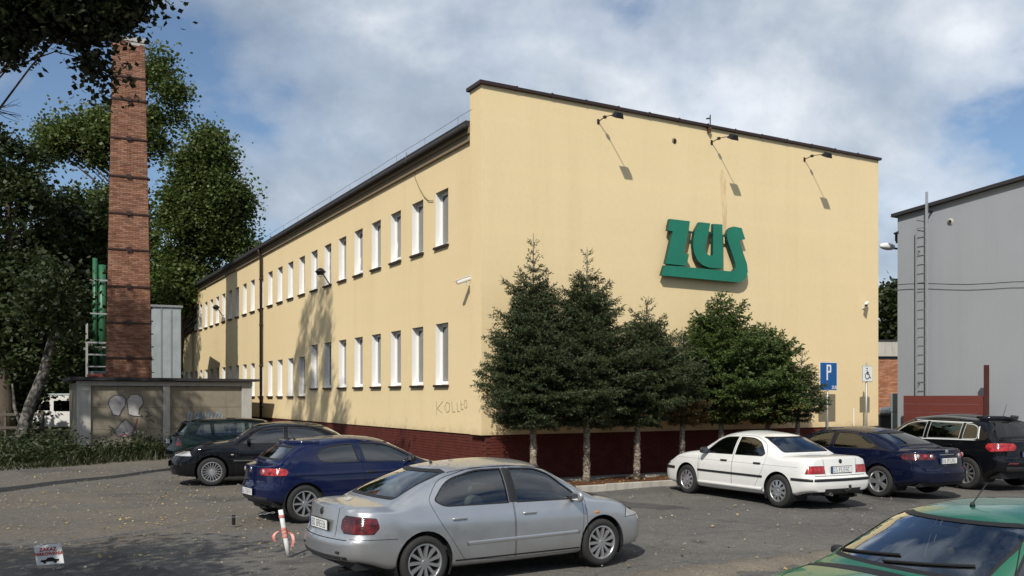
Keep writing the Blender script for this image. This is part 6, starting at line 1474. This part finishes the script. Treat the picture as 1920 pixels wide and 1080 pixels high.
    def gr_extra(root, hit, place, ribbon, seg):
        q = MB(); q.tube([(2.46, 0, 1.27), (2.46, 0, 1.17)], .003, 5); place(q.build('pendant_string', M['trim_black'], root))
        q = MB(); q.rbox(2.435, 2.485, -.03, .03, 1.09, 1.15, .02); place(q.build('red_pendant', M['sign_red'], root, True)); q = MB(); q.rbox(2.44, 2.48, -.024, .024, 1.03, 1.088, .015); place(q.build('yellow_pendant', M['needle_brown'], root, True))
        q = MB(); q.rbox(2.66, 2.68, -.66, -.10, 1.005, 1.006 + .20, .002, Matrix.Translation((0, 0, 0))) if False else None
        q = ribbon([(3.30 + .02 * i, .30 - .012 * i, 3) for i in range(10)], (0, 0, -1), .10, .001)
    gr['extra'] = [gr_extra]
    build_car('green_compact', 'green compact car close to the camera at the lower right', gr, 'paint_green', (3.68, 6.95, R(206.0), 1.0))
cars()
# ------------------------------------------------------------------ smaller things
def text_mesh(txt, size, mat, name, parent, depth=0.002, loc=(0, 0, 0), rot=(PI / 2, 0, 0), sx=1.0, bold=0.0):
    cu = bpy.data.curves.new(name, 'FONT'); cu.body = txt; cu.size = size; cu.extrude = depth; cu.align_x = 'CENTER'; cu.align_y = 'CENTER'; cu.offset = bold; cu.resolution_u = 3
    o = bpy.data.objects.new(name, cu); COL.objects.link(o); dg = bpy.context.evaluated_depsgraph_get(); me = bpy.data.meshes.new_from_object(o.evaluated_get(dg)); bpy.data.objects.remove(o)
    r = link_mesh(name, me, mat, parent); r.location = loc; r.rotation_euler = rot; r.scale = (sx, 1, 1); return r
def green_letters():
    D = 0.21; k = 1 / 6.355
    def cv(p): return gab(1220 + p[0] * k, 390 + p[1] * k, D)
    u0, z0 = cv((130, 880)); root = thing('green_letter_sign', 'large green letters ZUS joined on a bar high on the gable wall', 'sign', bl(u0, 0, z0), PHI)
    Zp = [(230, 130), (468, 157), (455, 262), (392, 538), (457, 550), (430, 690), (178, 662), (264, 278), (205, 266)]
    Up = [(585, 168), (712, 183), (690, 290), (660, 420), (650, 490), (665, 540), (712, 574), (742, 560), (748, 188), (856, 196), (862, 722), (700, 712), (620, 680), (560, 625), (520, 540), (506, 450), (510, 360), (530, 270)]
    Sp = [(165, 682), (430, 702), (560, 716), (870, 746), (960, 756), (992, 742), (1014, 708), (1010, 660), (985, 580), (915, 380), (906, 310), (925, 262), (955, 232), (990, 220), (1085, 238), (1128, 372), (1060, 384), (1066, 420), (1112, 560), (1150, 670), (1158, 760), (1140, 825), (1100, 868), (1040, 886), (130, 802)]
    for nm, poly in (('letter_z', Zp), ('letter_u', Up), ('letter_s_with_bar', Sp)):
        q = [cv(p) for p in poly]; q = [(a - u0, c - z0) for a, c in q]
        n = len(q); th = 0.10
        b = MB(); b.add([(a, -D, c) for a, c in q], [tuple(range(n))]); fo = b.build(nm, M['sign_green'], root)
        b = MB(); b.add([(a, -D + 0.001, c) for a, c in q] + [(a, -D + th, c) for a, c in q], [(i, (i + 1) % n, n + (i + 1) % n, n + i) for i in range(n)] + [tuple(range(n, 2 * n))]); b.build('return_edge', M['sign_side'], fo, fix=True)
    for (x0, x1, y) in ((455, 535, 283), (688, 745, 290), (856, 912, 326)):
        a0, c0 = cv((x0, y)); a1, c1 = cv((x1, y + 12)); b = MB(); b.box(a0 - u0, a1 - u0, -D + 0.02, -D + 0.06, c0 - z0 - 0.025, c0 - z0 + 0.025); b.build('link_rail', M['sign_side'], root)
    b = MB()
    for (x, y) in ((250, 200), (300, 760), (800, 300), (800, 780), (1050, 300), (1050, 800)):
        a, c = cv((x, y)); b.box(a - u0 - .02, a - u0 + .02, -D + .1, 0.0, c - z0 - .02, c - z0 + .02)
    b.build('wall_bracket', M['black_metal'], root)
green_letters()
def floodlights():
    G = 'floodlights on the gable wall'
    for (px, py, lab) in ((1121.5, 228, 'leftmost floodlight arm on the gable wall'), (1334, 267, 'middle floodlight arm on the gable wall, below the mast'), (1508, 299, 'rightmost floodlight arm on the gable wall')):
        u, z = gab(px, py); r = thing('floodlight', lab, 'floodlight', bl(u, 0, z), PHI, G)
        MB().rbox(-.035, .035, -.02, 0.0, -.06, .06, .005).build('base_plate', M['black_metal'], r)
        MB().tube([(0, -.01, 0), (.005, -.25, .035), (.0, -.30, .04)], .013, 7).tube([(0, -.30, .04), (0.0, -.80, -.02)], .011, 7).build('arm', M['rust'], r)
        MB().rbox(-.035, .035, -.33, -.25, .0, .07, .01).build('junction_box', M['black_metal'], r)
        mt = Matrix.Translation((0, -.86, -.05)) @ Matrix.Rotation(R(28), 4, 'X')
        b = MB(); b.add([mt @ Vector(p) for p in ((-.08, -.06, .05), (.08, -.06, .05), (.08, .06, .05), (-.08, .06, .05), (-.13, -.10, -.08), (.13, -.10, -.08), (.13, .10, -.08), (-.13, .10, -.08))], [(0, 1, 2, 3), (0, 4, 5, 1), (1, 5, 6, 2), (2, 6, 7, 3), (3, 7, 4, 0)]); hd = b.build('lamp_head', M['black_metal'], r, fix=True)
        b = MB(); b.add([mt @ Vector(p) for p in ((-.12, -.09, -.079), (.12, -.09, -.079), (.12, .09, -.079), (-.12, .09, -.079))], [(0, 1, 2, 3)]); b.build('lamp_glass', M['lamp_clear'], hd)
    # small mast at the parapet
    u, z = gab(1327, 246); r = thing('parapet_mast', 'short dark mast clamped to the parapet above the gable', 'mast', bl(u, 0, z), PHI)
    MB().tube([(0, -.10, -.05), (0, -.10, .42)], .016, 7).build('pole', M['black_metal'], r); MB().tube([(0, -.10, .33), (-.18, -.16, .27)], .02, 7).build('head', M['black_metal'], r); MB().box(-.03, .03, -.12, 0, .02, .08).box(-.03, .0, -.11, 0.0, -.06, -.0).build('clamp', M['rust'], r)
floodlights()
def cctv(label, loc, rz, flip, G, sc=1.0):
    r = thing('security_camera', label, 'camera', loc, rz, G); r.scale = (sc,) * 3
    MB().rbox(-.05, .05, -.025, 0.0, -.09, .05, .01).build('wall_plate', M['camera_white'], r); MB().tube([(0, -.02, -.04), (0, -.14, -.05), (0, -.17, .03)], .018, 8).build('bracket', M['camera_white'], r)
    mt = Matrix.Translation((0, -.17, .09)) @ Matrix.Rotation(flip, 4, 'Z') @ Matrix.Rotation(R(20), 4, 'X')
    b = MB(); b.rbox(-.05, .05, -.24, .14, -.045, .045, .018, mt); bd = b.build('housing', M['camera_white'], r, True)
    MB().rbox(-.062, .062, -.28, .15, .047, .058, .005, mt).build('sun_shield', M['camera_white'], r); MB().rbox(-.036, .036, -.246, -.239, -.032, .032, .003, mt).build('lens', M['rubber'], bd)
t_, z_ = fac(886, 532); cctv('white security camera on the long wall near the corner', bl(-0.07 if t_ < .6 else 0, t_, z_), PHI - PI / 2, R(-25), 'security cameras on the walls')
u_, z_ = gab(1618, 575); cctv('white security camera low at the right end of the gable', bl(u_, 0, z_), PHI, R(-58), 'security cameras on the walls', .85)
def wall_lanterns():
    for (px, py, lb) in ((622, 520, 'dark wall lantern among the upper windows right of the downpipe'), (420, 583, 'dark wall lantern among the upper windows left of the downpipe')):
        t, z = fac(px, py); r = thing('wall_lantern', lb, 'lantern', bl(0, t, z), PHI, 'lanterns on the long wall')
        MB().tube([(0, 0, -.25), (-.10, 0, -.22), (-.28, 0, .05), (-.36, 0, .16)], .022, 7).build('arm', M['black_metal'], r)
        MB().lathe([(0.0, .28), (.06, .27), (.17, .17), (.19, .14), (.17, .13), (.09, .02), (.0, .0)], 14, 'z', (-.40, 0, .02)).build('shade', M['black_metal'], r, True); MB().lathe([(.0, -.05), (.08, -.02), (.10, .05)], 12, 'z', (-.40, 0, .02)).build('bulb_glass', M['sign_white'], r, True)
wall_lanterns()
def cables():
    p = [fac(*q, D=.03) for q in ((812, 376), (803, 376), (795, 368), (786, 352), (778, 333), (773, 312), (769, 296))]
    pts = [bl(-.03, t, z) for t, z in p] + [bl(-.25, p[-1][0] - .2, 8.55), bl(-.24, p[-1][0] - .25, 8.8)]
    o = MB().tube(pts, .010, 5).build('loose_cable', M['cornice']); tag(o, 'loose cable hanging from the eaves to the first upper window', 'cable')
    r = thing('lightning_wire', 'thin lightning conductor wire on short holders along the roof edge', 'wire', (CORNER[0], CORNER[1], 0), PHI)
    pts = [(-.07, .1, 9.0)] + [(-.12, 1.2 + k * 2.0, 8.98 - .02 * (k % 2)) for k in range(21)]
    MB().tube(pts, .006, 5).build('conductor', M['grey_metal'], r)
    for k in range(21): MB().tube([(-.12, 1.2 + k * 2.0, 8.73), (-.12, 1.2 + k * 2.0, 8.98)], .006, 5).build('holder', M['grey_metal'], r)
cables()
def signs():
    D = 0.70
    def sp(px, D=D): return bl(gab(px, 743, D)[0], -D, 0)
    b = sp(1553); r = thing('parking_sign', 'blue and white parking sign on a grey pole by the gable', 'sign', b, PHI)
    zt = gab(1553, 679, D)[1]; zb = gab(1553, 732, D)[1]; u0 = gab(1536.5, 700, D)[0] - gab(1553, 743, D)[0]; u1 = gab(1569, 700, D)[0] - gab(1553, 743, D)[0]
    MB().tube([(0, .03, 0), (0, .03, zt - .1)], .028, 10).build('pole', M['pole_grey'], r, True)
    MB().rbox(u0, u1, -.012, .0, zb, zt, .012).build('border', M['sign_white'], r); MB().box(u0 + .018, u1 - .018, -.0165, -.0121, zb + .018, zt - .018).build('panel', M['sign_blue'], r)
    uc = (u0 + u1) / 2; h = zt - zb
    pb = MB(); y0, y1 = -.0215, -.0166; s = .052; ux = uc - .085; zl = zb + h * .36; zh = zt - h * .09
    pb.box(ux, ux + s, y0, y1, zl, zh); pb.box(ux + s, ux + .17, y0, y1, zh - s, zh); pb.box(ux + s, ux + .17, y0, y1, zh - .23, zh - .23 + s); pb.box(ux + .135, ux + .135 + s, y0 + .0005, y1, zh - .23 + .02, zh - .02)
    pb.build('letter', M['sign_white'], r)
    text_mesh('ZUS', .125, M['sign_white'], 'lettering', r, .002, (u1 - .125, -.0185, zb + .085), sx=.95, bold=.002)
    MB().box(-.05, .05, .0, .06, zt - .25, zt - .2).box(-.05, .05, .0, .06, zb + .15, zb + .2).build('clamp', M['grey_metal'], r)
    b = sp(1626); r = thing('disabled_parking_sign', 'small white wheelchair sign on a grey pole at the right of the gable', 'sign', b, PHI)
    zt = gab(1626, 686, D)[1]; zb = gab(1626, 716, D)[1]; u0, u1 = -.225, .225
    MB().tube([(.0, .03, 0), (0, .03, zt + .09)], .030, 10).build('pole', M['pole_grey'], r, True)
    MB().rbox(u0, u1, -.012, 0, zb, zt, .006).build('border', M['pole_grey'], r); MB().box(u0 + .015, u1 - .015, -.0165, -.0121, zb + .015, zt - .015).build('panel', M['sign_white'], r)
    cz = (zt + zb) / 2; q = MB(); y = -.019
    n = 18; q.tube([(-.02 + .088 * math.cos(.9 + 5.0 * k / n), y, cz - .06 + .088 * math.sin(.9 + 5.0 * k / n)) for k in range(n + 1)], .011, 6)
    q.tube([(-.03, y, cz + .11), (-.02, y, cz - .01), (.06, y, cz - .02), (.10, y, cz - .12), (.13, y, cz - .11)], .013, 6); q.tube([(-.02, y, cz + .05), (.05, y, cz + .05)], .010, 6); q.lathe([(0, -.004), (.026, -.004), (.026, .004)], 14, 'y', (-.03, y, cz + .16)); q.build('wheelchair_symbol', M['sign_black'], r)
    MB().box(-.05, .05, .0, .06, zt - .1, zt - .06).build('clamp', M['grey_metal'], r)
    # slim white stake near the wall
    b = bl(gab(1601, 743, .4)[0], -.4, 0); o = MB().tube([(0, 0, 0), (0, 0, gab(1601, 765, .4)[1])], .016, 8).build('white_stake', M['sign_white']); o.location = b; tag(o, 'slim white stake between the two parking signs', 'stake')
signs()
def barrier():
    g = Vector(ground_at(541, 1041)); r = thing('taped_post', 'leaning white post wrapped in red and white tape beside the silver car', 'post', g)
    tp = on_depth(526, 956, g.y) - g
    MB().tube([(0, 0, 0), tp * .3, tp * .7, tp], .032, 12).build('tube', M['sign_white'], r, True)
    b = MB()
    for k, f in enumerate((.42, .50, .58, .86)):
        c = tp * f; b.lathe([(.036, -.02), (.040, .0), (.036, .022)], 12, 'z', tuple(c))
    b.build('tape_band', M['pink_tape'], r, True)
    b = MB()
    for (dx, dz, ln, sg) in ((.03, 0, .22, 1), (-.03, 0.02, .15, -1)):
        c = tp * .55; n = 7; vs = []
        for i in range(n):
            f = i / (n - 1); p = c + Vector((dx + sg * .10 * math.sin(f * 2.2), -.02 + .02 * math.sin(f * 6), -ln * f + .03 * math.sin(f * 3))); vs += [p + Vector((-.018, .004 * math.sin(f * 9), 0)), p + Vector((.018, -.004, .004))]
        b.add(vs, [(2 * i, 2 * i + 1, 2 * i + 3, 2 * i + 2) for i in range(n - 1)])
    b.build('tape_tail', M['pink_tape'], r)
    # second stub post and the sagging chain with its notice
    e = Vector(ground_at(438, 984)); o = MB().tube([(0, 0, 0), (0, 0, .16)], .03, 8).build('short_stub', M['black_metal']); o.location = e; tag(o, 'short black stub post on the sandy ground', 'post')
    top = g + tp; y_l = 9.0; left = on_depth(-60, 1035, y_l)
    way = [left, on_depth(70, 1021, 9.85), on_depth(120, 1018, 9.95), on_depth(300, 992, 10.9), on_depth(412, 972, 11.5), on_depth(475, 966, 11.75), top + Vector((0, 0, -.02))]
    r = thing('barrier_chain', 'thin sagging chain strung from the taped post towards the left edge', 'chain', way[-1])
    pts = []
    for a, c in zip(way[:-1], way[1:]):
        m = max(2, int((c - a).length / .045))
        for i in range(m): pts.append(a.lerp(c, i / m))
    link = None
    mt = bpy.data.meshes.new('link'); bmx = MB(); n = 10
    bmx.tube([(.026 * math.cos(2 * PI * k / n), .009 * math.sin(2 * PI * k / n), 0) for k in range(n + 1)], .0026, 5); lk = bmx.build('chain_link', M['grey_metal'], r); me = lk.data
    for i in range(len(pts) - 1):
        d = (pts[i + 1] - pts[i]); o = lk if i == 0 else share('chain_link', me, r, (0, 0, 0)); o.location = pts[i] - way[-1]
        q = d.to_track_quat('X', 'Z').to_euler(); o.rotation_euler = (q.x + (PI / 2 if i % 2 else 0), q.y, q.z)
        if i > 285: break
    # notice
    c = on_depth(92, 1040, 9.9); r = thing('no_parking_notice', 'small white notice with red lettering hanging from the chain at lower left', 'sign', c - Vector((0, 0, .13)))
    hw, hh = .152, .112; mt = Matrix.Translation((0, 0, .13)) @ Matrix.Rotation(R(-5), 4, 'Y') @ Matrix.Rotation(R(8), 4, 'X')
    b = MB(); b.rbox(-hw, hw, -.004, .004, -hh, hh, .003, mt); pl = b.build('plate', M['sign_white'], r)
    for tx, zz, s in (('ZAKAZ', .062, .058), ('PARKOWANIA', .012, .050)):
        o = text_mesh(tx, s, M['sign_red'], 'lettering', r, .001, (0, 0, 0), (0, 0, 0), 1.0, .0012); o.matrix_local = mt @ Matrix.Translation((0, -.0065, zz)) @ Matrix.Rotation(PI / 2, 4, 'X') @ Matrix.Diagonal((0.95 if len(tx) > 6 else 1.0, 1, 1, 1))
    q = MB(); f3 = lambda a, c_, d: mt @ Vector((a, d, c_))
    q.prism([(-.10, -.075), (.10, -.075), (.105, -.055), (.06, -.05), (.035, -.03), (-.015, -.03), (-.04, -.05), (-.095, -.055)], f3, -.0075, -.005)
    for xx in (-.06, .06): q.prism([(xx + .018 * math.cos(w), -.078 + .018 * math.sin(w)) for w in [2 * PI * k / 12 for k in range(12)]], f3, -.0085, -.005)
    q.build('car_pictogram', M['sign_black'], r)
    q = MB(); 
    for xx in (-.11, .11): q.tube([mt @ Vector((xx, 0, hh - .01)), mt @ Vector((xx, 0, hh + .045))], .003, 5)
    q.build('hook', M['galv'], r)
barrier()
def far_van():
    Y = 52.0; p = on_depth(58, 743, Y); r = thing('white_van', 'white van parked far back behind the weeds at the left', 'van', (p.x - .3, p.y, 0), R(4))
    prof = [(0, .35), (0, 1.0), (.15, 1.12), (.75, 1.25), (1.35, 1.95), (1.75, 2.14), (4.9, 2.16), (5.0, 2.0), (5.02, .35)]
    b = MB(); b.prism(prof, lambda a, c, d: Vector((a, d, c)), -.9, .9); b.build('body', M['paint_white'], r, fix=True)
    for nm, poly in (('side_window', [(.95, 1.30), (1.75, 1.30), (1.72, 1.82), (1.42, 1.82)]), ('side_window', [(1.95, 1.25), (3.35, 1.25), (3.35, 1.85), (1.95, 1.85)]), ('side_window', [(3.5, 1.25), (4.8, 1.25), (4.8, 1.85), (3.5, 1.85)])):
        MB().prism(rounded(poly, .06), lambda a, c, d: Vector((a, d, c)), -.915, -.9005).build(nm, M['car_glass_dark'], r, fix=True)
    MB().box(1.2, 4.9, -.5, .5, 2.18, 2.26).build('roof_box', M['sheet_metal'], r); MB().prism([(.05, 1.02), (.3, 1.12), (.3, 1.0), (.05, .9)], lambda a, c, d: Vector((a, d, c)), -.91, -.6).build('headlight', M['lamp_clear'], r, fix=True)
    for x in (1.0, 4.1):
        b = MB(); b.lathe([(.0, -.1), (.22, -.1), (.23, -.09), (.34, -.09), (.34, .1)], 24, 'y', (x, -.85, .34)); b.build('wheel', M['tyre'], r, True)
    MB().rbox(1.15, 1.3, -1.08, -.9, 1.3, 1.6, .03).build('wing_mirror', M['trim_black'], r)
    # rail fence
    a = on_depth(-60, 776, 36.8); f = thing('rail_fence', 'weathered wooden rail fence at the far left', 'fence', (a.x, a.y, 0), .05)
    for k in range(3): MB().box(k * 1.5 - .05, k * 1.5 + .05, -.05, .05, 0, 1.5).build('post', M['old_wood'], f)
    for z in (1.3, .75): MB().box(-.2, 3.2, -.08, -.051, z, z + .11).build('rail', M['old_wood'], f)
far_van()
